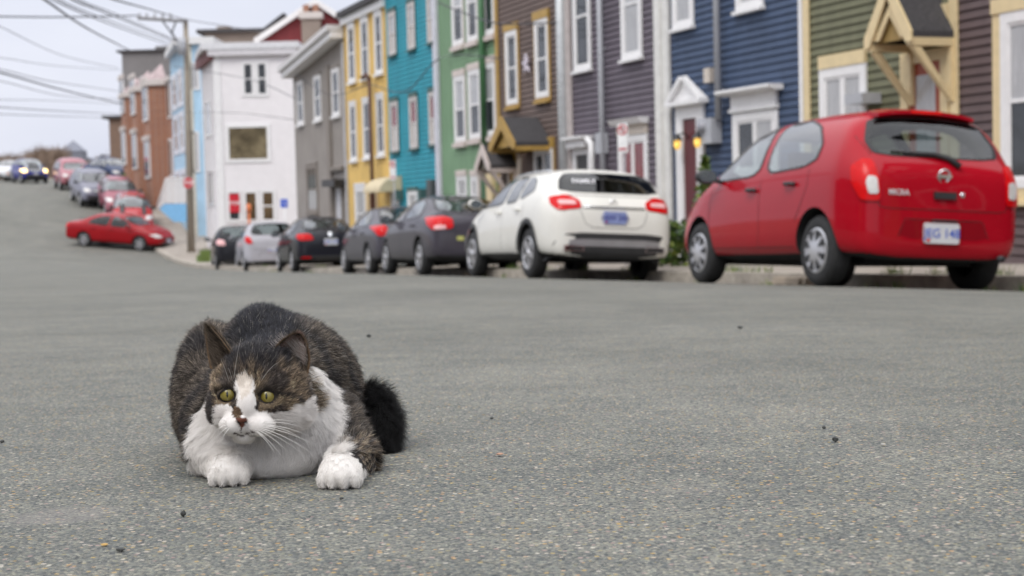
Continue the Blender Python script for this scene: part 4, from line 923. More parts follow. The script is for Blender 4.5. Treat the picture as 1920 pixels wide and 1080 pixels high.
def smooth_mesh(b, lv=3):
    me = b.mesh('tmp'); o = bpy.data.objects.new('tmp', me); C.objects.link(o)
    md = o.modifiers.new('s', 'SUBSURF'); md.levels = lv; md.render_levels = lv
    dg = bpy.context.evaluated_depsgraph_get(); m2 = bpy.data.meshes.new_from_object(o.evaluated_get(dg)); bpy.data.objects.remove(o); return m2
def car_shell(kind, L, Wd, H, pm, lift=0):
    L0, W0, st = T[kind]; H0 = max(s[2] for s in st); b = MB(); sec = []
    for (x, zb, zt, wl, zc, wb, wr) in st:
        fx, fy, fz = L/L0, Wd/W0, H/H0
        zmid = zb+(zc-zb)*.55
        u = zt-zc
        half = [(0, zb), (wl*.82, zb), (wl*.985, zb+.07), (wl, zmid), (wb, zc), (wb+(wr-wb)*.42, zc+u*.45), (wr+.015, zt-.16*u-.01), (wr*.72, zt-.008), (0, zt+.012)]
        ring = [(x*fx, y*fy, (z+lift if z < .5 else z+lift*.3)*fz) for y, z in half]+[(x*fx, -y*fy, (z+lift if z < .5 else z+lift*.3)*fz) for y, z in half[-2:0:-1]]
        sec.append(ring)
    n = len(sec[0])
    vs = [p for r in sec for p in r]
    fs = [(i*n+j, i*n+(j+1) % n, (i+1)*n+(j+1) % n, (i+1)*n+j) for i in range(len(sec)-1) for j in range(n)]
    h = n//2
    for base in (0, (len(sec)-1)*n):
        for j in range(0, h): # strip quads closing the end
            a, c = j, (n-j) % n; a2, c2 = j+1, (n-j-1) % n
            if a == c: fs.append((base+a, base+a2, base+c2))
            elif a2 == c2: fs.append((base+a, base+a2, base+c))
            else: fs.append((base+a, base+a2, base+c2, base+c))
    b.add(vs, fs, pm, True)
    return smooth_mesh(b)
def chaikin(p, k=2):
    for _ in range(k):
        q = []
        for i in range(len(p)):
            a, c = p[i], p[(i+1) % len(p)]
            q += [(a[0]*.86+c[0]*.14, a[1]*.86+c[1]*.14), (a[0]*.14+c[0]*.86, a[1]*.14+c[1]*.86)]
        p = q
    return p
class Shell:
    def __init__(s, me):
        s.me = me; s.bvh = BVHTree.FromPolygons([v.co for v in me.vertices], [tuple(p.vertices) for p in me.polygons])
    def hit(s, a, b, side):
        if side in ('l', 'r'):
            y = 3 if side == 'l' else -3; h = s.bvh.ray_cast(Vector((a, y, b)), Vector((0, -y, 0)).normalized())
        elif side in ('b', 'f'):
            x = -4 if side == 'b' else 4; h = s.bvh.ray_cast(Vector((x, a, b)), Vector((-x, 0, 0)).normalized())
        else: h = s.bvh.ray_cast(Vector((a, b, 4)), Vector((0, 0, -1)))
        if h[0] is None:
            h = s.bvh.find_nearest(Vector({'l': (a, .8, b), 'r': (a, -.8, b), 'b': (-1.9, a, b), 'f': (1.9, a, b)}.get(side, (a, b, 1.5))))
        return h[0], h[1]
def patch(name, sh, poly, side, m, parent, off=.006, rings=5, k=2, sub=None, mb=None, border=None):
    p = chaikin(poly, k) if k else poly
    q = []
    for i in range(len(p)):
        a, c = p[i], p[(i+1) % len(p)]; d = math.hypot(a[0]-c[0], a[1]-c[1]); ns = max(1, int(d/.09))
        for t in range(ns): q.append((a[0]+(c[0]-a[0])*t/ns, a[1]+(c[1]-a[1])*t/ns))
    p = q; cx = sum(a for a, _ in p)/len(p); cy = sum(c for _, c in p)/len(p); n = len(p)
    vs = []; b = mb or MB()
    for r in range(rings+1):
        f = 1 if r == 0 else 1-(r-1)/rings*1.0
        if border and r > 1: f = .93*(1-(r-2)/(rings-1))
        o_ = -.012 if r == 0 else off
        for (x, y) in p:
            h, nn = sh.hit(cx+(x-cx)*f, cy+(y-cy)*f, side)
            if side == 'b' and nn.x > 0 or side == 'f' and nn.x < 0 or side == 'l' and nn.y < 0 or side == 'r' and nn.y > 0: nn = -nn
            vs.append(h+nn*o_)
    h, nn = sh.hit(cx, cy, side)
    if side == 'b' and nn.x > 0 or side == 'f' and nn.x < 0 or side == 'l' and nn.y < 0 or side == 'r' and nn.y > 0: nn = -nn
    vs.append(h+nn*off)
    fs = [(r*n+i, r*n+(i+1) % n, (r+1)*n+(i+1) % n, (r+1)*n+i) for r in range(rings) for i in range(n)]
    fs += [(rings*n+i, rings*n+(i+1) % n, (rings+1)*n) for i in range(n)]
    if border:
        b.add(vs, fs[:2*n], border, True); b.add(vs, fs[2*n:], m, True)
        bo = b.build(name, parent, sharp=40)
        bm = bmesh.new(); bm.from_mesh(bo.data); bmesh.ops.delete(bm, geom=[v for v in bm.verts if not v.link_faces], context='VERTS'); bm.to_mesh(bo.data); bm.free(); return bo
    b.add(vs, fs, m, True)
    return None if mb else b.build(name, parent, sharp=40)
def in_poly(x, y, p):
    r = False; n = len(p)
    for i in range(n):
        (x0, y0), (x1, y1) = p[i], p[(i+1) % n]
        if (y0 > y) != (y1 > y) and x < (x1-x0)*(y-y0)/(y1-y0)+x0: r = not r
    return r
def shrunk(poly, f=.955):
    p = chaikin(poly, 2); cx = sum(a for a, _ in p)/len(p); cy = sum(c for _, c in p)/len(p); return [(cx+(a-cx)*f, cy+(c-cy)*f) for a, c in p]
def open_windows(me, spec):
    sw = [shrunk(p) for p in spec['sidewin']]; rw = shrunk(spec['rearwin']) if 'rearwin' in spec else None; fw_ = shrunk(spec['frontwin'])
    bm = bmesh.new(); bm.from_mesh(me); dl = []
    for f in bm.faces:
        c = f.calc_center_median(); n = f.normal
        if c.z < .9: continue
        if abs(n.y) > .5 and any(in_poly(c.x, c.z, p) for p in sw): dl.append(f)
        elif rw and n.x < -.25 and c.x < -.5 and in_poly(c.y, c.z, rw): dl.append(f)
        elif n.x > .2 and c.x > 0 and in_poly(c.y, c.z, fw_): dl.append(f)
    bmesh.ops.delete(bm, geom=dl, context='FACES'); bm.to_mesh(me); bm.free()
def interior(e, L, Wd, H, suv):
    z0 = .62 if suv else .42; x0 = .15
    def seat(x, y, w, h_):
        s = empty('seat', (x, y, z0)); s.parent = e
        b = MB(); b.prism([(-.05, 0), (.45, .05), (.46, .16), (0, .16)], -w/2, w/2, SEATF, axis='x') if False else b.add(*boxv(-.02, .46, -w/2, w/2, 0, .16), SEATF)
        b.add([(-.14, -w/2, .12), (0, -w/2, .12), (-.16, -w/2, h_), (-.26, -w/2, h_), (-.14, w/2, .12), (0, w/2, .12), (-.16, w/2, h_), (-.26, w/2, h_)], [(0, 1, 2, 3), (4, 7, 6, 5), (0, 4, 5, 1), (1, 5, 6, 2), (2, 6, 7, 3), (3, 7, 4, 0)], SEATF)
        o = b.build('seat_cushion', s)
        md = o.modifiers.new('b', 'BEVEL'); md.width = .04; md.segments = 3
        for hy in ((0,) if w < .8 else (-.38, .38)):
            b = MB(); b.add(*boxv(-.28, -.18, hy-.13, hy+.13, h_+.03, h_+.19), SEATF); o = b.build('headrest', s); md = o.modifiers.new('b', 'BEVEL'); md.width = .035; md.segments = 3
    for y in (-.36, .36): seat(x0, y, .5, .62)
    seat(-.80, 0, Wd*.66, .58)
    b = MB(); b.box(.72, 1.0, -Wd*.40, Wd*.40, z0+.1, z0+.46, TRIM); b.build('dashboard', e)
    b = MB(); k = 20; b.tube([(.62+.06*math.sin(2*math.pi*i/k), .36+.18*math.cos(2*math.pi*i/k), z0+.46+.17*math.sin(2*math.pi*i/k)) for i in range(k+1)], .014, TRIM, 6); b.build('steering_wheel', e)
    b = MB(); b.box(-L*.36, -1.1, -Wd*.36, Wd*.36, z0+.44, z0+.47, TRIM); b.build('parcel_shelf', e)
def boxv(x0, x1, y0, y1, z0, z1):
    return [(x0, y0, z0), (x1, y0, z0), (x1, y1, z0), (x0, y1, z0), (x0, y0, z1), (x1, y0, z1), (x1, y1, z1), (x0, y1, z1)], [(0, 3, 2, 1), (4, 5, 6, 7), (0, 1, 5, 4), (1, 2, 6, 5), (2, 3, 7, 6), (3, 0, 4, 7)]
def seam(sh, pts, side, parent, name='panel_gap', w=.006, m=None, off=.003):
    vs = []; P = []
    for i in range(len(pts)-1):
        a, c = pts[i], pts[i+1]; ns = max(1, int(math.hypot(a[0]-c[0], a[1]-c[1])/.06))
        for t in range(ns): P.append((a[0]+(c[0]-a[0])*t/ns, a[1]+(c[1]-a[1])*t/ns))
    P.append(pts[-1])
    for i, (x, y) in enumerate(P):
        a, c = P[max(i-1, 0)], P[min(i+1, len(P)-1)]; d = Vector((c[0]-a[0], c[1]-a[1])).normalized(); n = Vector((-d.y, d.x))*w*.5
        for s_ in (-1, 1):
            h, nn = sh.hit(x+n.x*s_, y+n.y*s_, side)
            if side == 'b' and nn.x > 0 or side == 'l' and nn.y < 0 or side == 'r' and nn.y > 0 or side == 'f' and nn.x < 0: nn = -nn
            vs.append(h+nn*off)
    b = MB(); b.add(vs, [(2*i, 2*i+1, 2*i+3, 2*i+2) for i in range(len(P)-1)], m or SEAM, True); return b.build(name, parent)
RIM_CACHE = {}
def wheel_meshes(style, r, w):
    key = (style, r, w)
    if key in RIM_CACHE: return RIM_CACHE[key]
    b = MB(); rr = r*.66
    b.lathe([(rr*.92, -w*.5+.03), (rr, -w*.5+.005), (rr+.02, -w*.5), (r-.02, -w*.5+.012), (r-.004, -w*.5+.035), (r, -w*.3), (r, w*.3), (r-.02, w*.5-.01), (rr, w*.5), (rr*.9, w*.4)], TYRE, 40)
    ty = b.mesh('wheel')
    b = MB()
    if style == 'cap':
        b.lathe([(rr*.99, -w*.5+.012), (rr*.93, -w*.5-.004), (rr*.86, -w*.5+.004), (rr*.5, -w*.5-.012), (rr*.2, -w*.5-.02), (0, -w*.5-.02)], RIMM, 40)
        nsp = 8
        for k in range(nsp):
            a = 2*math.pi*k/nsp; da = .17
            pl = [(rr*.42*math.cos(a-da*.5), rr*.42*math.sin(a-da*.5)), (rr*.84*math.cos(a-da), rr*.84*math.sin(a-da)), (rr*.86*math.cos(a), rr*.86*math.sin(a)), (rr*.84*math.cos(a+da), rr*.84*math.sin(a+da)), (rr*.42*math.cos(a+da*.5), rr*.42*math.sin(a+da*.5))]
            b.prism(pl, -w*.5-.0165, -w*.5+.0, BLKP)
    else:
        b.lathe([(rr*.99, -w*.5+.012), (rr*.95, -w*.5-.002), (rr*.86, -w*.5+.01), (rr*.84, -w*.5+.06), (.05, -w*.5+.07), (0, -w*.5+.07)], BLKP, 40)
        b.lathe([(rr*.995, -w*.5+.013), (rr*.95, -w*.5-.005), (rr*.87, -w*.5+.004), (rr*.87, -w*.5+.05)], RIMM, 40)
        nsp = 5
        for k in range(nsp):
            a = 2*math.pi*k/nsp+.3; da = .20
            pl = [(rr*.1*math.cos(a-.9), rr*.1*math.sin(a-.9)), (rr*.9*math.cos(a-da*.8), rr*.9*math.sin(a-da*.8)), (rr*.9*math.cos(a+da*.8), rr*.9*math.sin(a+da*.8)), (rr*.1*math.cos(a+.9), rr*.1*math.sin(a+.9))]
            b.prism(pl, -w*.5+.0+k*.0006, -w*.5+.04, RIMM)
        b.lathe([(rr*.26, -w*.5+.02), (rr*.24, -w*.5-.005), (0, -w*.5-.007)], RIMM, 20)
    ri = b.mesh('rim')
    RIM_CACHE[key] = (ty, ri); return ty, ri
def plate(parent, sh, y, z, w, h_, txt, bg, fg, side='b', tilt=0, red=True):
    P, n = sh.hit(y, z, side); s = -1 if side == 'b' else 1
    # plate frame local: text reads left to right when seen from outside
    R = Matrix(((0, 0, s), (s*-1*-1, 0, 0), (0, 1, 0))).to_4x4() if False else None
    X = Vector((0, s, 0)); Z = Vector((s, 0, 0)); Y = Z.cross(X)
    R = Matrix((X, Y, Z)).transposed().to_4x4()
    M = Matrix.Translation(P+Vector((s*.022, 0, 0))) @ R
    cc = .012; b = MB(); b.prism([(-w/2+cc, -h_/2), (w/2-cc, -h_/2), (w/2, -h_/2+cc), (w/2, h_/2-cc), (w/2-cc, h_/2), (-w/2+cc, h_/2), (-w/2, h_/2-cc), (-w/2, -h_/2+cc)], -.022, .004, bg, axis='z')
    if red: b.box(-w/2+.018, -w/2+.05, -h_/2+.012, -h_/2+.035, .004, .0055, RLT)
    o = b.build('licence_plate', parent); o.matrix_local = M
    text_mesh(txt, h_*.62, fg, 'plate_text', o, Matrix.Translation((0, -.004, .0058)), .0006, .0012)
    return o
def flat_text(parent, sh, y, z, txt, size, m, side='b', name='badge_text', bold=.001):
    P, n = sh.hit(y, z, side); s = -1 if side == 'b' else 1
    if n.x*s < 0: n = -n
    Z = n; X = Vector((0, s, 0)); X = (X-Z*X.dot(Z)).normalized(); Y = Z.cross(X)
    M = Matrix((X, Y, Z)).transposed().to_4x4(); M.translation = P+Z*.010
    return text_mesh(txt, size, m, name, parent, M, .0015, bold)
def make_car(spec, name, label, pos, heading, cat='car', group=None):
    kind, L, Wd, H, wb, xr, r = [spec[k] for k in ('kind', 'L', 'W', 'H', 'wb', 'xr', 'r')]
    pm = spec['paint']; lift = spec.get('lift', 0)
    x, y = pos; P = Vector((x, y, 0)); s0, n0 = SN(P)
    fwd = Vector((math.cos(heading), math.sin(heading), 0)); lf = Vector((-fwd.y, fwd.x, 0))
    q = []
    for a, c in ((xr+wb, Wd/2-.1), (xr+wb, -Wd/2+.1), (xr, Wd/2-.1), (xr, -Wd/2+.1)):
        p = P+fwd*a+lf*c; s_, n_ = SN(p); p.z = road_z(s_, n_)+spec.get('dz', 0); q.append(p)
    F = ((q[0]+q[1])/2-(q[2]+q[3])/2).normalized(); Lf = ((q[0]+q[2])/2-(q[1]+q[3])/2).normalized(); Up = F.cross(Lf).normalized(); Lf = Up.cross(F)
    rc = (q[2]+q[3])/2-F*xr
    M = Matrix((F, Lf, Up)).transposed().to_4x4(); M.translation = rc
    e = tag(empty(name, None, 0, M), label, cat, group)
    shm = car_shell(kind, L, Wd, H, pm, lift); sh = Shell(shm)
    # wheel arches are cut out of the shell
    body = bpy.data.objects.new('body', shm); C.objects.link(body)
    shm.materials.append(UNDER)
    cut = MB(); ra = r+.055
    for xa in (xr, xr+wb):
        for sd_ in (-1, 1):
            cut2 = [(ra, sd_*(Wd/2-.34)), (ra, sd_*(Wd/2+.3))]
            k = 40; vs = []
            for rr_, yy in cut2: vs += [(xa+rr_*math.cos(2*math.pi*j/k), yy, r+.01+rr_*math.sin(2*math.pi*j/k)) for j in range(k)]
            cut.add(vs, [(j, (j+1) % k, k+(j+1) % k, k+j) for j in range(k)]+[tuple(range(k)), tuple(range(2*k-1, k-1, -1))], UNDER)
    co = cut.build('cut'); md = body.modifiers.new('b', 'BOOLEAN'); md.object = co; md.operation = 'DIFFERENCE'; md.solver = 'EXACT'; md.material_mode = 'TRANSFER'
    dg = bpy.context.evaluated_depsgraph_get(); m2 = bpy.data.meshes.new_from_object(body.evaluated_get(dg)); body.modifiers.clear(); body.data = m2
    bpy.data.objects.remove(co)
    for pl in m2.polygons: pl.use_smooth = True
    # dark underside
    ui = [i for i, m_ in enumerate(m2.materials) if m_ == UNDER]
    for pl in m2.polygons:
        if pl.normal.z < -.75 and pl.center.z < .4 and ui: pl.material_index = ui[0]
    open_windows(m2, spec); m2.set_sharp_from_angle(angle=rad(38)); body.parent = e; interior(e, L, Wd, H, kind == 'suv')
    ty, ri = wheel_meshes(spec.get('rim', 'alloy'), r, .2)
    for xa in (xr, xr+wb):
        for sd_ in (1, -1):
            w_ = bpy.data.objects.new('wheel', ty); C.objects.link(w_); w_.parent = e
            w_.location = (xa, sd_*(Wd/2-.125), r); w_.rotation_euler = (0, random.uniform(0, 1), math.pi if sd_ == 1 else 0)
            w2 = bpy.data.objects.new('rim', ri); C.objects.link(w2); w2.parent = w_
            # arch lip / dark trim
            if spec.get('cladding'):
                lipm = BLKP; vs = []; kk = 30
                for j in range(kk+1):
                    a_ = math.pi*(-.08+1.16*j/kk)
                    for rr_ in (ra-.003, ra+.06):
                        xx, zz = xa+rr_*math.cos(a_), r+.01+rr_*math.sin(a_)
                        h, nn = sh.hit(xx, max(zz, .26), 'l' if sd_ == 1 else 'r'); vs.append(Vector((xx, h.y+sd_*.012, max(zz, .22))))
                b = MB(); b.add(vs, [(2*j, 2*j+1, 2*j+3, 2*j+2) for j in range(kk)], lipm, True); b.build('wheel_arch_trim', e)
    b = MB(); b.box(xr-.3, xr+wb+.3, -Wd*.3, Wd*.3, .2+lift*.8, .4+lift, UNDER); b.tube([(xr, -Wd/2+.2, r), (xr, Wd/2-.2, r)], .05, UNDER, 8); b.tube([(xr+wb, -Wd/2+.2, r), (xr+wb, Wd/2-.2, r)], .05, UNDER, 8); b.build('chassis', e)
    for sd_ in ('l', 'r'):
        for poly in spec['sidewin']: patch('side_window', sh, poly, sd_, spec.get('glass', G_SIDE), e, rings=6, border=BLKP)
        if 'pillar' in spec: patch('window_pillar', sh, spec['pillar'], sd_, BLKP, e, off=.004, k=0)
        for pts in spec.get('sideseam', []): seam(sh, pts, sd_, e)
        for (hx, hz) in spec.get('handles', []):
            h, nn = sh.hit(hx, hz, sd_); sg = 1 if sd_ == 'l' else -1
            b = MB(); b.tube([(hx-.09, h.y+sg*.012, hz-.003), (hx-.05, h.y+sg*.04, hz), (hx+.05, h.y+sg*.04, hz+.004), (hx+.09, h.y+sg*.012, hz+.003)], .017, spec.get('handlem', BLKP), 8); b.build('door_handle', e)
        mxp = spec['mirror']; h, nn = sh.hit(mxp[0], mxp[1], sd_); sg = 1 if sd_ == 'l' else -1
        b = MB(); vs = []
        b.lathe([(0, -.07), (.06, -.06), (.085, -.02), (.085, .03), (.07, .05), (0, .052)], spec.get('mirrorm', pm), 14, 'x', off=(0, 0, 0)); me_ = b.build('wing_mirror', e)
        me_.location = (mxp[0]+.02, h.y+sg*.16, mxp[1]+.07); me_.scale = (-1.0, 1.25, .85)
        g = MB(); g.lathe([(.072, .053), (0, .054)], CGL, 14, 'x'); go = g.build('mirror_glass', me_)
        b = MB(); b.tube([(mxp[0], h.y-sg*.02, mxp[1]+.02), (mxp[0]+.02, h.y+sg*.12, mxp[1]+.05)], .022, BLKP, 6); b.build('mirror_stalk', e)
    if 'rearwin' in spec: patch('rear_window', sh, spec['rearwin'], 'b', spec.get('rearglass', G_REAR), e, rings=8, border=BLKP)
    patch('windscreen', sh, spec['frontwin'], 'f', spec.get('glass', G_SIDE), e, rings=8, border=BLKP)
    for sg in (1, -1):
        for (nm, poly, m_, off, sides) in spec.get('lamps', []):
            pl = [(sg*a, c) for a, c in poly]
            if sides[0] in 'bf': patch(nm, sh, pl, sides[0], m_, e, off=off, k=2)
    for (nm, poly, side, m_, off) in spec.get('patches', []):
        patch(nm, sh, poly, side, m_, e, off=off, k=1, rings=4)
    for pts in spec.get('rearseam', []): seam(sh, pts, 'b', e)
    for pts in spec.get('frontseam', []): seam(sh, pts, 'f', e)
    if 'plate' in spec: plate(e, sh, *spec['plate'])
    for t_ in spec.get('texts', []): flat_text(e, sh, *t_)
    if 'extra' in spec: spec['extra'](e, sh)
    return e

PLW = mat('plate_white', (.62, .62, .64), .4, var=.05); PLB = mat('plate_blue', (.25, .30, .55), .4, var=.08); PTX = mat('plate_blue_text', (.05, .11, .50), .5); PTD = mat('plate_dark_text', (.03, .04, .25), .5)
BTX = mat('badge_silver', (.78, .76, .78), .3, metal=.3)
def rear_extras(kind):
    def f(e, sh):
        if kind == 'micra':
            P, n = sh.hit(0, .925, 'b')
            b = MB()
            b.lathe([(.058, -.006), (.062, .006), (.052, .011), (.044, .004)], CHR, 24, 'x'); b.box(.0, .012, -.066, .066, -.014, .014, CHR)
            o = b.build('round_badge', e); o.location = P-Vector((.012, 0, 0)); o.rotation_euler = (0, -.25, 0); o.scale = (-1, 1, 1)
            P, n = sh.hit(0, .765, 'b'); b = MB(); b.box(-.03, .01, -.10, .10, -.028, .028, BLKP); o = b.build('boot_handle', e); o.location = P
            P, n = sh.hit(-.17, .775, 'b'); b = MB(); b.lathe([(.022, -.004), (.02, .004), (0, .005)], CHR, 16, 'x'); o = b.build('boot_lock', e); o.location = P-Vector((.003, 0, 0)); o.scale = (-1, 1, 1)
            # wiper: arm from a pivot below the glass, sweeping to the left
            pv = [(-.16, .995), (-.08, 1.06), (.05, 1.09), (.22, 1.10), (.42, 1.11)]
            pts = []
            for k_, (yy, zz) in enumerate(pv):
                h, nn = sh.hit(yy, zz, 'b'); nn = nn if nn.x < 0 else -nn; pts.append(h+nn*(.03 if k_ < 3 else .018))
            b = MB(); b.tube(pts, [.026, .024, .018, .013, .008], BLKP, 8); b.build('rear_wiper', e)
            # roof spoiler with the high brake lamp
            pts = [(-1.46, yy, 1.475-.05*abs(yy)**2*1.6) for yy in np.linspace(-.46, .46, 9)]
            b = MB(); vs = []
            for (a, yy, zz) in pts: 
                h, nn = sh.hit(yy, zz+.01, 'b'); t_ = sh.bvh.ray_cast(Vector((-1.35, yy, 4)), Vector((0, 0, -1)))[0]
                vs += [(-1.30, yy, t_.z+.004), (-1.45, yy, t_.z+.012), (-1.60, yy*.98, t_.z-.014), (-1.60, yy*.98, t_.z-.045), (-1.46, yy, t_.z-.05)]
            n_ = len(pts); b.add(vs, [(i*5+j, i*5+(j+1) % 5, (i+1)*5+(j+1) % 5, (i+1)*5+j) for i in range(n_-1) for j in range(5)]+[(0, 1, 2, 3, 4), tuple((n_-1)*5+j for j in range(5))], MATS['cherry_red_paint'], True)
            b.build('roof_spoiler', e, sharp=50)
            zz = sh.bvh.ray_cast(Vector((-1.35, 0, 4)), Vector((0, 0, -1)))[0].z
            b = MB(); b.box(-1.606, -1.58, -.14, .14, zz-.042, zz-.016, mat('brake_lamp_red', (.8, .01, .01), .2)); b.build('high_brake_lamp', e)
            b = MB(); b.tube([(-1.80, -.55, .27), (-1.93, -.55, .265)], .028, BLKP, 10); b.build('exhaust_pipe', e)
        if kind == 'gla':
            for yy in (.55, -.55):
                P, n = sh.hit(yy, .40, 'b'); b = MB(); b.box(-.03, .05, -.13, .13, -.035, .035, CHR); b.box(-.033, -.031, -.11, .11, -.025, .02, UNDER); o = b.build('exhaust_tip', e); o.location = P-Vector((.0, 0, 0))
            for yy in (.56, -.56):
                pts = []
                for xx in np.linspace(-1.35, .45, 9):
                    t_ = sh.bvh.ray_cast(Vector((xx, yy, 4)), Vector((0, 0, -1)))[0]; pts.append(t_+Vector((0, 0, .03 if abs(xx+.45) < .88 else .004)))
                b = MB(); b.tube(pts, .014, CHR, 6); b.build('roof_rail', e)
            P, n = sh.hit(0, .99, 'b'); b = MB(); b.lathe([(.045, -.004), (.05, .006), (.04, .008)], CHR, 20, 'x'); b.box(0, .008, -.004, .004, 0, .045, CHR); b.box(0, .008, -.04, .04, -.024, -.018, CHR); o = b.build('round_badge', e); o.location = P-Vector((.008, 0, 0)); o.scale = (-1, 1, 1)
            b = MB(); 
            pts = []
            for yy in np.linspace(-.42, .42, 9):
                h, nn = sh.hit(yy, .93, 'b'); pts.append(h-Vector((.012, 0, 0)))
            b.tube(pts, .014, CHR, 6); b.build('chrome_strip', e)
    return f
RED = paint('cherry_red_paint', (.46, .004, .016), metal=.15, rough=.3)
micra = dict(kind='hatch', L=3.83, W=1.665, H=1.53, wb=2.45, xr=-1.25, r=.30, paint=RED, rim='cap',
    sidewin=[[(1.00, .975), (.50, 1.35), (.22, 1.455), (-.06, 1.47), (-.13, .985)], [(-.24, .99), (-.17, 1.47), (-.66, 1.46), (-.98, 1.38), (-1.20, 1.21), (-1.20, 1.07), (-1.0, 1.015)]],
    sideseam=[[(-.18, .95), (-.19, .5), (-.15, .32)], [(.95, .95), (.93, .6), (.88, .34)], [(-1.10, 1.0), (-1.10, .85), (-.98, .66), (-.9, .56)], [(-.83, .335), (.87, .335)]],
    handles=[(-.03, .86), (-.80, .88)], mirror=(.74, .95), mirrorm=BLKP,
    rearwin=[(-.40, 1.075), (.40, 1.075), (.585, 1.095), (.615, 1.20), (.52, 1.40), (0, 1.435), (-.52, 1.40), (-.615, 1.20), (-.585, 1.095)],
    frontwin=[(-.6, 1.05), (.6, 1.05), (.52, 1.4), (-.52, 1.4)],
    lamps=[('tail_light', [(.585, .70), (.72, .70), (.76, .84), (.75, .98), (.68, 1.04), (.61, 1.03), (.59, .86)], RLT, .018, 'b'), ('reversing_lamp', [(.60, .755), (.675, .755), (.69, .85), (.67, .90), (.61, .89)], WLT, .026, 'b'),
           ('headlight', [(.42, .70), (.66, .68), (.72, .86), (.56, .84)], WLT, .01, 'f')],
    patches=[('plate_recess', [(-.42, .41), (.42, .41), (.36, .57), (-.36, .57)], 'b', paint('shaded_red_paint', (.30, .004, .012), metal=.1), .002), ('plate_lamp', [(-.12, .55), (.12, .55), (.12, .57), (-.12, .57)], 'b', BLKP, .012)],  # recess is a flush patch; its shade is painted as a darker body red
    rearseam=[[(.60, .70), (.58, .655), (.50, .645), (-.50, .645), (-.58, .655), (-.60, .70)], [(.60, 1.08), (.66, 1.24)], [(-.60, 1.08), (-.66, 1.24)], [(-.42, .42), (-.36, .565), (.36, .565), (.42, .42)]],
    plate=(.03, .455, .32, .165, 'JEG 148', PLW, PTX), texts=[(.42, .775, 'MICRA', .062, BTX)], extra=rear_extras('micra'))
IVORY = paint('pearl_white_paint', (.94, .92, .86), metal=.05)
gla = dict(kind='hatch', L=4.42, W=1.80, H=1.46, wb=2.70, xr=-1.32, r=.335, paint=IVORY, rim='alloy', lift=.05, cladding=True,
    sidewin=[[(1.02, 1.0), (.45, 1.30), (.10, 1.385), (-.06, 1.39), (-.10, 1.0)], [(-.20, 1.005), (-.16, 1.39), (-.65, 1.385), (-.72, 1.03)], [(-.80, 1.035), (-.74, 1.38), (-1.12, 1.31), (-1.32, 1.16)]],
    sideseam=[[(-.15, .98), (-.18, .5), (-.15, .34)], [(1.0, .95), (1.0, .6), (.95, .36)], [(-1.05, 1.0), (-1.1, .85), (-.98, .6)]],
    handles=[(0, .90), (-.86, .92)], handlem=IVORY, mirror=(.85, .98),
    rearwin=[(-.69, 1.12), (.69, 1.12), (.64, 1.29), (.54, 1.375), (0, 1.39), (-.54, 1.375), (-.64, 1.29)], rearglass=G_TINT,
    frontwin=[(-.65, 1.05), (.65, 1.05), (.55, 1.34), (-.55, 1.34)],
    lamps=[('tail_light', [(.44, .91), (.74, .87), (.80, .95), (.795, 1.05), (.60, 1.08), (.45, 1.01)], RLT, .016, 'b'), ('reversing_lamp', [(.50, .95), (.72, .94), (.73, 1.0), (.52, 1.0)], mat('pink_lens', (.8, .45, .45), .2), .024, 'b'), ('headlight', [(.45, .70), (.75, .68), (.78, .84), (.5, .82)], WLT, .01, 'f')],
    patches=[('lower_bumper', [(-.76, .28), (.76, .28), (.80, .46), (.62, .60), (-.62, .60), (-.80, .46)], 'b', BLKP, .008), ('skid_plate', [(-.62, .43), (.62, .43), (.60, .52), (-.60, .52)], 'b', mat('brushed_grey', (.4, .4, .42), .35, metal=.6), .016),
             ('sill_trim', [(-.85, .26), (.95, .26), (.95, .34), (-.85, .34)], 'l', BLKP, .008), ('sill_trim', [(-.85, .26), (.95, .26), (.95, .34), (-.85, .34)], 'r', BLKP, .008)],
    rearseam=[[(.46, .90), (.40, .72), (.30, .67), (-.30, .67), (-.40, .72), (-.46, .90)], [(-.66, 1.08), (.66, 1.08)]],
    plate=(0, .80, .305, .16, 'HJW 343', PLB, PTD), texts=[(.32, 1.265, 'FAMILY', .10, mat('window_lettering_white', (.75, .75, .78), .5), 'b', 'window_lettering', .003)], extra=rear_extras('gla'))
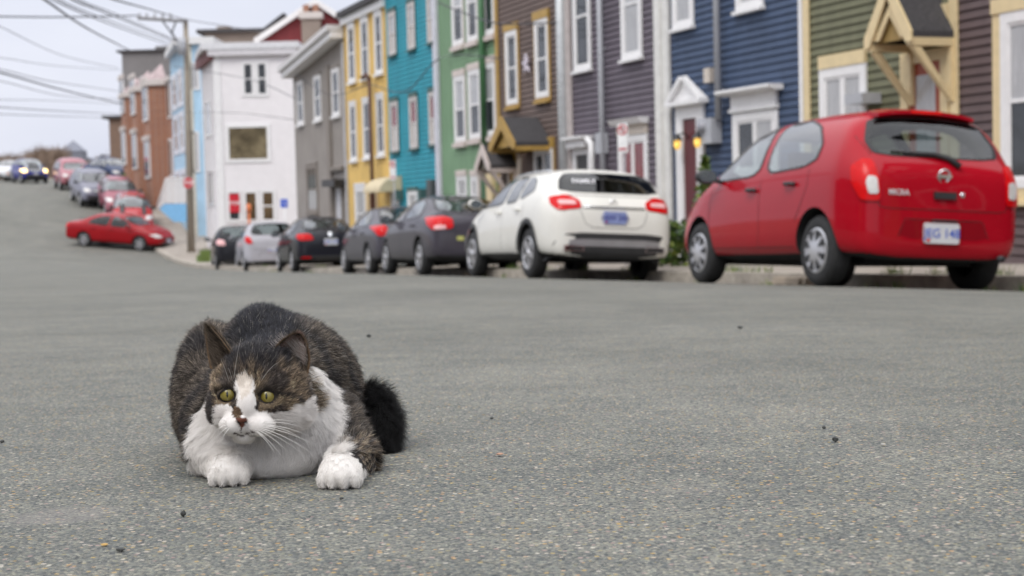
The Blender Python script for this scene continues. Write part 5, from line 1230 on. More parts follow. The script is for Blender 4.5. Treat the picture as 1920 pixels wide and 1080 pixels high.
def sedan(pm, **k):
    d = dict(kind='sedan', L=4.5, W=1.75, H=1.44, wb=2.70, xr=-1.32, r=.315, paint=pm, rim='alloy',
        sidewin=[[(1.02, .965), (.62, 1.22), (.25, 1.355), (-.02, 1.375), (-.06, .965)], [(-.15, .97), (-.11, 1.375), (-.55, 1.36), (-.95, 1.24), (-1.18, 1.03)]],
        sideseam=[[(-.1, .95), (-.12, .5), (-.1, .3)], [(1.05, .9), (1.0, .6), (.95, .32)], [(-1.15, 1.0), (-1.1, .8), (-.95, .55)]],
        handles=[(.05, .85), (-.85, .87)], handlem=pm, mirror=(.85, .95),
        rearwin=[(-.60, 1.10), (.60, 1.10), (.50, 1.375), (-.50, 1.375)],
        frontwin=[(-.64, 1.06), (.64, 1.06), (.53, 1.37), (-.53, 1.37)],
        lamps=[('tail_light', [(.46, .78), (.74, .76), (.83, .86), (.82, .95), (.6, .97), (.48, .93)], RLT, .014, 'b'), ('headlight', [(.42, .62), (.72, .60), (.80, .74), (.6, .76)], WLT, .012, 'f')],
        patches=[('lower_bumper', [(-.7, .27), (.7, .27), (.7, .34), (-.7, .34)], 'b', BLKP, .006), ('grille', [(-.36, .50), (.36, .50), (.40, .58), (-.40, .58)], 'f', BLKP, .008), ('air_intake', [(-.5, .34), (.5, .34), (.46, .42), (-.46, .42)], 'f', BLKP, .008)],
        rearseam=[[(.46, .94), (.44, .66), (-.44, .66), (-.46, .94)]], frontseam=[[(-.62, .80), (.62, .80)]],
        plate=(0, .80, .305, .155, 'HBT 226', PLW, PTX))
    d.update(k); return d
def rear_pos(pxl, Y, heading, spec):
    """centre position from the pixel column and depth of the outer face of the rear left wheel"""
    r_ = ray(pxl, 500); X = r_.x/r_.y*Y; f_ = Vector((math.cos(heading), math.sin(heading))); l_ = Vector((-f_.y, f_.x))
    p = Vector((X, Y))-l_*(spec['W']/2-.03)-f_*spec['xr']; return p.x, p.y
hd = lambda deg: rad(90+deg)
ROW = 'cars parked along the kerb'
make_car(micra, 'parked_car', 'shiny cherry red hatchback with blue lettered white plate, largest in the parked row', rear_pos(1527, 13.0, hd(16.6), micra), hd(16.6), group=ROW)
make_car(gla, 'parked_car', 'cream white crossover with dark tinted rear window and black lower bumper', rear_pos(988, 20.3, hd(17.3), gla), hd(17.3), group=ROW)
GRAPH = paint('graphite_violet_paint', (.075, .068, .085), metal=.5)
c1 = sedan(GRAPH, patches=[('lower_bumper', [(-.7, .27), (.7, .27), (.7, .34), (-.7, .34)], 'b', BLKP, .006), ('yellow_sticker', [(.30, .60), (.42, .60), (.42, .67), (.30, .67)], 'b', mat('sticker_yellow', (.5, .5, .15), .6), .01)],
    lamps=[('tail_light', [(.48, .80), (.80, .76), (.84, .86), (.80, .99), (.62, 1.0), (.48, .96)], RLT, .014, 'b'), ('reversing_lamp', [(.60, .79), (.78, .77), (.78, .84), (.62, .85)], mat('pink_lens', (.8, .45, .45), .2), .022, 'b')], plate=(0, .78, .3, .15, 'HAR 512', PLW, PTX))
make_car(c1, 'parked_car', 'graphite saloon with red tail lamp parked right in front of the white crossover', rear_pos(785, 26.6, hd(17), c1), hd(17), group=ROW)
c2 = sedan(paint('slate_violet_paint', (.09, .085, .105), metal=.45), L=4.4, H=1.45, lamps=[('tail_light', [(.56, .80), (.78, .78), (.83, .92), (.80, 1.0), (.60, 1.0)], RLT, .014, 'b')], plate=(0, .6, .3, .15, 'JCK 704', PLW, PTX))
make_car(c2, 'parked_car', 'slate grey saloon mostly hidden behind the graphite one', rear_pos(690, 32.3, hd(17), c2), hd(17), group=ROW)
c3 = sedan(paint('black_blue_paint', (.022, .022, .030), metal=.3), L=4.6, W=1.8, H=1.45, lamps=[('tail_light', [(.42, .82), (.74, .80), (.84, .88), (.80, .97), (.5, .97)], RLT, .014, 'b')],
    patches=[('lower_bumper', [(-.7, .25), (.7, .25), (.7, .42), (-.7, .42)], 'b', BLKP, .006), ('reflector', [(.5, .36), (.75, .36), (.75, .40), (.5, .40)], 'b', RLT, .012), ('round_badge', [(-.05, .90), (.05, .90), (.05, 1.0), (-.05, 1.0)], 'b', CHR, .012)], plate=(0, .76, .34, .16, 'HEB 390', PLW, PTX))
make_car(c3, 'parked_car', 'near black saloon with silver badge and white plate, beside the silver hatchback', rear_pos(547, 39.6, hd(16), c3), hd(16), group=ROW)
SILV = paint('silver_paint', (.56, .55, .60), metal=.5)
def hatch(pm, **k):
    d = dict(micra); d.update(paint=pm, rim='alloy', extra=None, texts=[], patches=[('lower_bumper', [(-.74, .25), (.74, .25), (.76, .30), (-.76, .30)], 'b', BLKP, .006)], handlem=pm, mirrorm=pm, plate=(0, .62, .3, .15, 'HFL 655', PLW, PTX)); d.update(k)
    d.pop('extra'); return d
c4 = hatch(SILV, L=4.0, W=1.7, H=1.50, lamps=[('tail_light', [(.58, .82), (.74, .82), (.80, .92), (.76, 1.06), (.64, 1.0)], RLT, .018, 'b')])
make_car(c4, 'parked_car', 'silver hatchback between two near black cars by the white corner house', rear_pos(457, 46.8, hd(15), c4), hd(15), group=ROW)
c5 = hatch(paint('black_paint', (.02, .02, .026), metal=.2), L=4.0, W=1.7, H=1.47, lamps=[('tail_light', [(.50, .80), (.74, .80), (.80, .92), (.72, 1.0), (.54, .96)], mat('pink_lens', (.8, .45, .45), .2), .018, 'b')])
make_car(c5, 'parked_car', 'small black hatchback at the far end of the parked row', rear_pos(404, 51.6, hd(14), c5), hd(14), group=ROW)
# the red saloon crossing
c6 = sedan(paint('crimson_paint', (.38, .006, .012), metal=.15), L=4.6, W=1.77, H=1.47, plate=(0, .44, .3, .15, 'HCW 118', PLW, PTX, 'f'), glass=G_REAR)
q = px_road(229, 67.0); make_car(c6, 'moving_car', 'dark red saloon turning broadside across the junction', (q.x, q.y), rad(-17))
# cars up the hill, facing us
HILL = 'cars parked facing downhill'
def fsuv(pm, **k):
    d = dict(kind='suv', L=4.6, W=1.86, H=1.73, wb=2.75, xr=-1.35, r=.36, paint=pm, rim='alloy',
        sidewin=[[(1.0, 1.16), (.62, 1.42), (.25, 1.60), (0, 1.62), (-.03, 1.16)], [(-.12, 1.16), (-.1, 1.63), (-.85, 1.63), (-.95, 1.16)], [(-1.05, 1.17), (-.98, 1.62), (-1.6, 1.58), (-1.85, 1.25)]],
        handles=[(.05, 1.0), (-.9, 1.0)], mirror=(.85, 1.13), mirrorm=BLKP,
        frontwin=[(-.72, 1.20), (.72, 1.20), (.60, 1.60), (-.60, 1.60)],
        lamps=[('headlight', [(.50, .82), (.80, .80), (.86, .95), (.6, .98)], WLT, .012, 'f')],
        patches=[('grille', [(-.42, .76), (.42, .76), (.44, .94), (-.44, .94)], 'f', BLKP, .01), ('grille_bar', [(-.42, .84), (.42, .84), (.42, .87), (-.42, .87)], 'f', CHR, .02), ('lower_bumper', [(-.80, .38), (.80, .38), (.76, .62), (-.76, .62)], 'f', BLKP, .01)],
        frontseam=[[(-.7, 1.02), (.7, 1.02)]], plate=(0, .66, .3, .15, 'HKP 871', PLW, PTX, 'f'))
    d.update(k); return d
def hill(px, Y, spec, label, dh=0, group=HILL, name='parked_car', cat='car'):
    q = px_road(px, Y); return make_car(spec, name, label, (q.x, q.y), math.atan2(-U.y, -U.x)+rad(dh), cat, group)
BG = paint('steel_grey_paint', (.22, .22, .28), metal=.5)
hill(181, 80.5, fsuv(BG, W=1.95), 'steel grey sport utility vehicle with black lower bumper and tinted windscreen, facing downhill', 4)
hill(251, 72.0, fsuv(paint('bright_red_paint', (.55, .03, .035), metal=.1), H=1.62), 'bright red van roof and windscreen rising behind the crossing red saloon', -6)
hill(228, 77.5, fsuv(paint('faded_pink_red_paint', (.42, .13, .17), metal=.3), H=1.66, W=1.8), 'faded pinkish red people carrier between the steel grey and bright red vehicles', 0)
hill(143, 93.0, fsuv(paint('dusky_pink_paint', (.45, .17, .20), metal=.2), H=1.85, W=1.95), 'dusky pink van parked highest on the hill behind the steel grey vehicle', 2)
q = px_road(216, 89); c9 = sedan(paint('navy_paint', (.03, .05, .13), metal=.3), dz=.5)
hill(214, 90.5, c9, 'dark blue saloon on the driveway before the brown brick building', 20)
c10 = fsuv(paint('royal_blue_paint', (.035, .04, .28), metal=.2), L=4.1, W=1.75, H=1.6, lamps=[('lit_headlight', [(.52, .74), (.80, .72), (.84, .92), (.56, .94)], HLT, .03, 'f')])
hill(62, 103, c10, 'royal blue car coming over the crest with both headlights lit', 8, None, 'moving_car')
c11 = sedan(paint('white_car_paint', (.72, .72, .74), metal=.05), lamps=[('headlight', [(.42, .62), (.72, .60), (.80, .74), (.6, .76)], WLT, .012, 'f'), ('indicator', [(.70, .50), (.78, .50), (.78, .58), (.70, .58)], AMB, .02, 'f')])
hill(24, 108, c11, 'white saloon at the crest beside the blue car with lit headlights', -25, None, 'moving_car')
# ------------------------------------------------------------------ the cat
def cp(px, py, Y): return np.array(at_y(px, py, Y))
SC = FPX/1.72
class SDF:
    def __init__(s): s.g = []
    def ell(s, c, r, k=.01, yaw=0, roll=0, pitch=0):
        R = np.array(Matrix.Rotation(rad(yaw), 3, 'Z') @ Matrix.Rotation(rad(pitch), 3, 'X') @ Matrix.Rotation(rad(roll), 3, 'Y'))
        s.g.append(('e', np.array(c), np.array(r, float), R, k)); return s
    def cap(s, a, b, r0, r1, k=.01): s.g.append(('c', np.array(a), np.array(b), r0, r1, k)); return s
    def __call__(s, P):
        d = None
        for g in s.g:
            if g[0] == 'e':
                q = (P-g[1]) @ g[3]; k0 = np.linalg.norm(q/g[2], axis=-1); k1 = np.linalg.norm(q/g[2]**2, axis=-1)+1e-9
                e = k0*(k0-1)/k1; k = g[4]
                e = np.where(k0 < 1e-3, -g[2].min(), e)
            else:
                _, a, b, r0, r1, k = g; ab = b-a; t = np.clip(((P-a) @ ab)/(ab @ ab), 0, 1)
                e = np.linalg.norm(P-a-t[..., None]*ab, axis=-1)-(r0+(r1-r0)*t)
            if d is None: d = e
            elif k < 0:      # carve
                k = -k; h = np.clip(.5-.5*(e+d)/k, 0, 1); d = d*(1-h)+(-e)*h+k*h*(1-h)
            else:
                h = np.clip(.5+.5*(d-e)/k, 0, 1); d = e*h+d*(1-h)-k*h*(1-h)
        return d
body = SDF(); tail = SDF(); head = SDF()
B = body
B.ell(cp(500, 748, 2.0), (.103, .20, .086), .02)
B.ell(cp(492, 650, 2.02), (.040, .14, .052), .022)            # spine ridge
B.ell(cp(399, 738, 2.00), (.041, .12, .092), .018)            # shoulder and haunch at photo left
B.ell(cp(592, 748, 1.97), (.046, .15, .080), .03, yaw=-8)
B.ell(cp(622, 812, 1.98), (.040, .13, .050), .03, yaw=-8)
B.ell(cp(552, 702, 1.93), (.050, .10, .056), .025)
B.ell(cp(545, 668, 1.99), (.048, .12, .046), .03)
B.ell(cp(505, 800, 1.815), (.078, .075, .062), .03)          # chest
B.ell(cp(500, 862, 1.79), (.060, .055, .026), .02)
B.ell(cp(505, 735, 1.84), (.062, .08, .058), .03)           # neck
B.cap(cp(395, 790, 1.85), cp(398, 845, 1.79), .030, .026, .02)
B.cap(cp(398, 845, 1.79), cp(425, 878, 1.735), .026, .020, .012)
B.cap(cp(625, 790, 1.86), cp(664, 860, 1.79), .034, .025, .02)
B.cap(cp(664, 860, 1.79), cp(645, 880, 1.70), .026, .021, .012)
# paws with four toes each
def paw(px, py, Y, w, ang):
    c = cp(px, py, Y); B.ell(c, (w, .030, .0155), .010, yaw=ang)
    B.ell(c+np.array([0, .012, .006]), (w*.9, .026, .016), .010, yaw=ang)
    for k in range(4):
        t = (k-1.5)/1.5; dx = t*w*.70; dy = -.021+abs(t)*.009
        ca, sa = math.cos(rad(ang)), math.sin(rad(ang))
        B.ell(c+np.array([dx*ca-dy*sa, dx*sa+dy*ca, -.0030-.0010*abs(t)]), (w*.30, .0125, .0105), .0028, yaw=ang)
paw(431, 884, 1.715, .0225, 4); paw(641, 888, 1.675, .0245, -4)
tl = [cp(620, 835, 2.10), cp(672, 768, 2.06), cp(696, 756, 2.02), cp(712, 782, 1.99), cp(716, 815, 1.97), cp(710, 838, 1.955), cp(699, 851, 1.95)]
for a, b_, r0, r1 in zip(tl[:-1], tl[1:], (.028, .022, .020, .019, .018, .015), (.022, .020, .019, .018, .015, .010)): tail.cap(a, b_, r0, r1, .012)
Hd = head; HY = 1.735
Hd.ell(cp(488, 712, HY+.012), (.0510, .050, .0400), .01)
Hd.ell(cp(486, 748, HY), (.0500, .042, .0290), .02)
Hd.ell(cp(430, 768, HY-.012), (.024, .026, .021), .015)
Hd.ell(cp(543, 768, HY+.005), (.027, .028, .023), .02)
Hd.ell(cp(462, 762, HY-.040), (.0150, .020, .0190), .018)      # bridge down to the muzzle
Hd.ell(cp(437, 797, HY-.050), (.0155, .0150, .0120), .008)
Hd.ell(cp(484, 797, HY-.046), (.0180, .0160, .0125), .006)
Hd.ell(cp(458, 818, HY-.040), (.0120, .0120, .0075), .006)      # chin
Hd.ell(cp(452, 786, HY-.0665), (.0058, .0060, .0045), .004)     # nose tip
Hd.ell(cp(420, 722, HY-.030), (.0125, .010, .0055), .010); Hd.ell(cp(505, 722, HY-.028), (.0140, .010, .0055), .010)   # brows
Hd.cap(cp(452, 797, HY-.070), cp(452, 811, HY-.066), .0012, .0012, -.003)         # philtrum
Hd.ell(cp(427, 743, HY-.048), (.0100, .012, .0085), -.006); Hd.ell(cp(500, 745, HY-.047), (.0105, .012, .0085), -.006)   # sockets
def catsdf(P):
    a, b_, c = body(P), head(P), tail(P); k = .012
    h = np.clip(.5+.5*(b_-a)/k, 0, 1); d = b_*(1-h)+a*h-k*h*(1-h)
    k = .01; h = np.clip(.5+.5*(d-c)/k, 0, 1); d = d*(1-h)+c*h-k*h*(1-h)
    # sits on the road: cut flush with the ground plane under it
    s_ = P @ np.array(U); n_ = P @ np.array(N); g = -.026*s_-.0042*n_*n_
    return np.maximum(d, g-P[..., 2])
def surface_nets(f, lo, hi, h):
    n = [int(math.ceil((b_-a)/h))+1 for a, b_ in zip(lo, hi)]
    ax = [lo[i]+h*np.arange(n[i]) for i in range(3)]
    V = np.empty(n, np.float32)
    for i in range(n[0]):
        G = np.stack(np.meshgrid([ax[0][i]], ax[1], ax[2], indexing='ij'), -1); V[i] = f(G.reshape(-1, 3)).reshape(n[1], n[2])
    S = V < 0; c = np.zeros([k-1 for k in n]+[3], np.float32); cnt = np.zeros([k-1 for k in n], np.float32)
    for axis in range(3):
        for o1 in (0, 1):
            for o2 in (0, 1):
                oth = [a for a in range(3) if a != axis]
                sl0 = [None]*3; sl1 = [None]*3; off = [0, 0, 0]; off[oth[0]] = o1; off[oth[1]] = o2
                for a in range(3):
                    sl0[a] = slice(off[a], off[a]+n[a]-1); sl1[a] = sl0[a]
                sl1[axis] = slice(1, n[axis])
                v0 = V[tuple(sl0)]; v1 = V[tuple(sl1)]; m = (v0 < 0) != (v1 < 0)
                t = np.where(m, v0/np.where(m, v0-v1, 1), 0)
                for a in range(3): c[..., a] += np.where(m, (t if a == axis else off[a]), 0)
                cnt += m
    act = cnt > 0; idx = -np.ones(act.shape, int); idx[act] = np.arange(act.sum())
    ij = np.argwhere(act); P = (ij+c[act]/cnt[act][:, None])*h+np.array(lo)
    F = []
    for axis in range(3):
        a1, a2 = [(1, 2), (2, 0), (0, 1)][axis]
        sl0 = [slice(1, k-1) for k in n]; sl1 = [slice(1, k-1) for k in n]; sl0[axis] = slice(0, n[axis]-1); sl1[axis] = slice(1, n[axis])
        m = S[tuple(sl0)] != S[tuple(sl1)]; q = np.argwhere(m); ins = S[tuple(sl0)][m]
        for a in range(3):
            if a != axis: q[:, a] += 1
        def cell(d1, d2):
            r = q.copy(); r[:, a1] -= d1; r[:, a2] -= d2; return idx[r[:, 0], r[:, 1], r[:, 2]]
        Q = np.stack([cell(1, 1), cell(0, 1), cell(0, 0), cell(1, 0)], 1); Q[~ins] = Q[~ins][:, ::-1]; F.append(Q)
    return P, np.concatenate(F)
lo = np.array([cp(300, 700, 2.05)[0], 1.60, -.075]); hi = np.array([cp(770, 700, 2.05)[0], 2.27, .20])
VP_, FQ = surface_nets(catsdf, lo, hi, .0026)
def grad(P, e=.0015):
    g = np.stack([catsdf(P+np.array(d)*e)-catsdf(P-np.array(d)*e) for d in ((1, 0, 0), (0, 1, 0), (0, 0, 1))], -1)
    return g/(np.linalg.norm(g, axis=-1, keepdims=True)+1e-9)
for _ in range(2):                                   # settle the vertices on the surface
    VP_ = VP_-grad(VP_)*catsdf(VP_)[:, None]*.8
# ---- where a point sits on the front of the animal, in the coordinates its coat markings are laid out in
Rinv = np.array(RM).T
def proj(P):
    q = (P-np.array(CAM)) @ Rinv.T; return 960+FPX*q[:, 0]/-q[:, 2], 540-FPX*q[:, 1]/-q[:, 2]
def inpoly(x, y, poly):
    r = np.zeros(x.shape, bool); n = len(poly)
    for i in range(n):
        x0, y0 = poly[i]; x1, y1 = poly[(i+1) % n]
        c = ((y0 > y) != (y1 > y)) & (x < (x1-x0)*(y-y0)/(y1-y0+1e-12)+x0); r ^= c
    return r
def vnoise(P, f, seed=0):
    q = P*f; i = np.floor(q).astype(np.int64); t = q-i; t = t*t*(3-2*t)
    def hsh(a): 
        x = (a[:, 0]*73856093) ^ (a[:, 1]*19349663) ^ (a[:, 2]*83492791) ^ (seed*2654435761)
        x = (x ^ (x >> 13))*1274126177 & 0x7fffffff; return (x % 10007)/10007.
    r = 0
    for dx in (0, 1):
        for dy in (0, 1):
            for dz in (0, 1):
                w = (t[:, 0] if dx else 1-t[:, 0])*(t[:, 1] if dy else 1-t[:, 1])*(t[:, 2] if dz else 1-t[:, 2])
                r = r+w*hsh(i+np.array([dx, dy, dz]))
    return r
F = {}
F['blaze'] = [(447, 712), (455, 700), (464, 706), (473, 716), (476, 735), (480, 762), (484, 772), (500, 773), (522, 774), (548, 762), (570, 752), (583, 745), (590, 790), (560, 850), (400, 850), (402, 790), (404, 762), (420, 757), (433, 764), (441, 765), (444, 745), (441, 725)]
F['nosepatch'] = [(433, 780), (438, 765), (446, 759), (456, 762), (459, 772), (457, 780), (464, 784), (466, 789), (438, 790)]
F['nose'] = [(441, 783), (466, 783), (466, 789), (456, 801), (450, 802)]
F['chest'] = [(350, 900), (356, 850), (360, 800), (374, 775), (390, 752), (398, 735), (470, 720), (560, 720), (572, 692), (584, 684), (604, 699), (625, 724), (641, 762), (643, 812), (648, 833), (656, 838), (648, 850), (672, 860), (680, 878), (696, 884), (712, 879), (722, 892), (690, 915), (600, 940), (360, 930)]
F['elbow'] = [(640, 834), (655, 826), (685, 815), (699, 835), (709, 862), (711, 880), (698, 883), (684, 872), (672, 855), (656, 842)]
F['collar'] = [(570, 694), (586, 714), (608, 747), (602, 763), (589, 771), (580, 768), (575, 745)]
F['cheek'] = [(520, 752), (548, 740), (575, 735), (580, 750), (560, 758), (540, 762), (520, 768)]
def coat(P, nrm):
    """returns linear colour and a name code per point: 0 tabby 1 white 2 black 3 nose"""
    n = len(P); x, y = proj(P)
    j1 = (vnoise(P, 260, 1)-.5)*7; j2 = (vnoise(P, 260, 2)-.5)*7; xj, yj = x+j1, y+j2
    dh = head(P); db = body(P); dt = tail(P)
    isH = (dh < db+.002) & (dh < dt) & (P[:, 1] < HY+.05); isT = (dt < db) & (dt < dh) & (x > 655)
    front = P[:, 1] < 1.93
    base = np.array([.060, .048, .038]); light = np.array([.15, .118, .082]); dark = np.array([.016, .014, .015])
    m = vnoise(P, 120, 3)*.5+vnoise(P, 400, 4)*.5
    C = base+(light-base)*np.clip((m-.35)*1.4, 0, 1)[:, None]
    # mackerel stripes along the flanks
    st = np.sin((P[:, 1]*70+P[:, 0]*18+(vnoise(P, 40, 5)-.5)*3.5)); st2 = np.sin((P[:, 0]*150+P[:, 2]*60+(vnoise(P, 40, 6)-.5)*4))
    sm_ = np.clip((np.where(isH, st2, st)-.05)*1.6, 0, 1)*.85
    C = C*(1-sm_[:, None])+dark*sm_[:, None]
    # black along spine and head top
    sp = np.clip(1-np.abs(x-500)/80., 0, 1)*np.clip((700-y)/60, 0, 1); sp = np.where(isH, np.clip((697-y+8*np.sin(x*.25))/22, 0, 1), np.clip(sp*2.2, 0, 1))
    C = C*(1-sp[:, None])+np.array([.012, .0115, .014])*sp[:, None]
    code = np.zeros(n, int)
    C[isH] = C[isH]*np.array([1.55, 1.45, 1.32])
    C[~isH] = C[~isH]*np.array([.78, .80, .86])
    hb = isH & (y < 690); C[hb] = C[hb]*.75
    # head details
    def blend(mask, col, a=1.0):
        a_ = (mask*a)[:, None]; C[:] = C*(1-a_)+np.array(col)*a_
    f = isH & front
    for ex, ey in ((428, 740), (501.5, 743)):
        d = np.hypot((x-ex)/1.25, y-ey); blend(f & (d < 23) & (d > 14) & (y > ey-2+abs(0)), (.24, .175, .11), .6); blend(f & (d < 21) & (y <= ey-2), (.035, .027, .021), .75)
        blend(f & (d < 15.0), (.02, .016, .014), .9)
    blend(f & inpoly(xj, yj, [(515, 738), (535, 735), (552, 742), (566, 752), (578, 754), (575, 760), (556, 757), (540, 748)]), dark, .9)
    blend(f & inpoly(xj, yj, [(480, 750), (488, 752), (482, 776), (478, 770)]), dark, .9)
    blend(f & inpoly(xj, yj, [(434, 745), (444, 745), (442, 766), (432, 765)]), dark, .8)
    blend(f & inpoly(xj, yj, [(396, 735), (402, 740), (403, 765), (410, 785), (400, 790), (394, 760)]), dark, .85)
    for xs in (447, 462, 478, 491): blend(f & (np.abs(xj-xs-(y-690)*.05) < 2.6) & (y < 716) & (y > 672), dark, .8)
    w = f & inpoly(xj, yj, F['blaze']); C[w] = (.82, .78, .75); code[w] = 1
    t = f & inpoly(xj, yj, [(444, 708), (458, 700), (470, 708), (470, 735), (452, 750)]) ; C[t] = C[t]*.5+np.array([.62, .53, .42])*.5
    w = f & (np.hypot((x-444.5+j1*.2)/9.5, (y-774+j2*.2)/11) < 1); C[w] = (.105, .066, .040); code[w] = 0
    w = f & inpoly(x, y, F['nose']) & (P[:, 1] < HY-.055); C[w] = (.17, .062, .042); code[w] = 3
    w = f & ((np.hypot((x-446.5)/1.6, y-792.5) < 2.2) | (np.hypot((x-460.5)/1.6, y-792.5) < 2.2)) & (P[:, 1] < HY-.055); C[w] = (.02, .012, .012); code[w] = 3
    ml = np.abs(y-(813.5+3.2*np.cos((x-452)*.16)*np.where(x < 452, .7, 1))); w = f & (ml < 1.9) & (x > 437) & (x < 478); C[w] = (.05, .025, .022); code[w] = 3
    w = f & (np.abs(x-452) < 1.3) & (y > 800) & (y < 812); C[w] = (.08, .04, .035); code[w] = 3
    w = f & (np.hypot((x-474)/3.2, y-817) < 2.2); C[w] = C[w]*.5+np.array([.10, .07, .06])*.5
    # body
    g = ~isH & ~isT & ((P[:, 1] < 1.97) | ((P[:, 1] < 1.97) & (x > 640) & (y > 830)))
    w = g & inpoly(xj, yj, F['chest']); C[w] = (.84, .81, .78); code[w] = 1
    warm = np.clip((y-800)/80, 0, 1)*.25; C[w] = (C*(1-warm[:, None]*.6)+np.array([.50, .44, .38])*warm[:, None]*.6)[w]
    el = g & inpoly(xj, yj, F['elbow']); s2 = (np.sin((x+y*.8)*.42) > .1); C[el] = np.where(s2[el][:, None], dark, [.16, .12, .085]); code[el] = 0
    w = g & inpoly(xj, yj, F['collar']); C[w] = np.array([.15, .115, .08])*(0.6+.8*m[w][:, None]); code[w] = 0
    C[isT] = (.0085, .0080, .0085); code[isT] = 2
    # grizzled silver hairs on the right flank
    return np.clip(C, 0, 1), code, isH, isT
cat_loc = Vector((float(cp(505, 850, 1.85)[0]), 1.85, gz(float(cp(505, 850, 1.85)[0]), 1.85)))
CL = np.array(cat_loc)
me = bpy.data.meshes.new('cat'); me.from_pydata((VP_-CL).tolist(), [], FQ.tolist()); me.update()
# ---- ears, two cupped shells joined into the same mesh
def ear(base0, base1, tip, back, cup, round_=.0, nu=18, nv=18):
    b0, b1, tp, bk = [np.array(v) for v in (base0, base1, tip, back)]
    A, Bk = [], []
    for j in range(nv+1):
        v = j/nv; wv = max(1-v**(1.35+round_), 0.0)**(.80-.25*round_)
        mid = (b0+b1)/2*(1-v)+tp*v; half = (b1-b0)/2*wv
        for i in range(nu+1):
            u = 2*i/nu-1; d = cup*(1-u*u)*(wv**.8); p = mid+half*u+bk*d; A.append(p); Bk.append(p+bk*(.0022+.003*(1-abs(u))*(1-v)))
    n = len(A); V = A+Bk; Fc = []
    w_ = nu+1
    for j in range(nv):
        for i in range(nu):
            a = j*w_+i; Fc.append((a, a+1, a+w_+1, a+w_)); Fc.append((n+a, n+a+w_, n+a+w_+1, n+a+1))
    for j in range(nv): 
        a = j*w_; Fc.append((a, a+w_, n+a+w_, n+a)); a = j*w_+nu; Fc.append((a, n+a, n+a+w_, a+w_))
    return np.array(V), Fc, n
bkL = np.array([.55, .80, -.1]); bkL /= np.linalg.norm(bkL); bkR = np.array([-.30, .93, -.1]); bkR /= np.linalg.norm(bkR)
earL = ear(cp(395, 692, HY-.010), cp(437, 672, HY-.004), cp(387, 609, HY+.004), bkL, .013)
earR = ear(cp(505, 672, HY-.004), cp(577, 702, HY+.006), cp(562, 625, HY+.006), bkR, .020, round_=.55)
allV = [VP_]; allF = [FQ.tolist()]; o = len(VP_); ear_rng = []
for V_, Fc, n_ in (earL, earR):
    allF.append([[i+o for i in f_] for f_ in Fc]); allV.append(V_); ear_rng.append((o, n_, V_)); o += len(V_)
VA = np.concatenate(allV); FA = sum(allF, [])
me = bpy.data.meshes.new('cat'); me.from_pydata((VA-CL).tolist(), [], FA); me.update()
for p_ in me.polygons: p_.use_smooth = True
nA = grad(VP_); colV, codeV, isHv, isTv = coat(VP_, nA)
colAll = np.zeros((len(VA), 4), np.float32); colAll[:, 3] = 1; colAll[:len(VP_), :3] = colV*.8
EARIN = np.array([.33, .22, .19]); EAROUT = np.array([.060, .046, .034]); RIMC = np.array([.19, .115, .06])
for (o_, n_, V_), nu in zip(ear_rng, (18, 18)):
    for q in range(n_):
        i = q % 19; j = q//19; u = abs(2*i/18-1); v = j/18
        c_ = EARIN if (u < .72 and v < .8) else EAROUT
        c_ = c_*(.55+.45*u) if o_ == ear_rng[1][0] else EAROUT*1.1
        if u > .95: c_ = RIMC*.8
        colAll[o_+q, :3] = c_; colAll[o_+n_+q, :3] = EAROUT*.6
ca = me.color_attributes.new('coat', 'FLOAT_COLOR', 'POINT'); ca.data.foreach_set('color', colAll.ravel())
def coatmat(name, attr, rough, sss=0):
    m, t, b = nodes(name); a = t.nodes.new('ShaderNodeAttribute'); a.attribute_name = attr
    t.links.new(a.outputs['Color'], b.inputs['Base Color']); b.inputs['Roughness'].default_value = rough; b.inputs['Specular IOR Level'].default_value = .25
    return m
me.materials.append(coatmat('cat_skin', 'coat', .8))
cat = bpy.data.objects.new('cat', me); C_ = bpy.context.scene.collection; C_.objects.link(cat); cat.location = cat_loc
tag(cat, 'plump brown tabby cat with white chest, blaze and front paws, crouching on the road', 'cat')
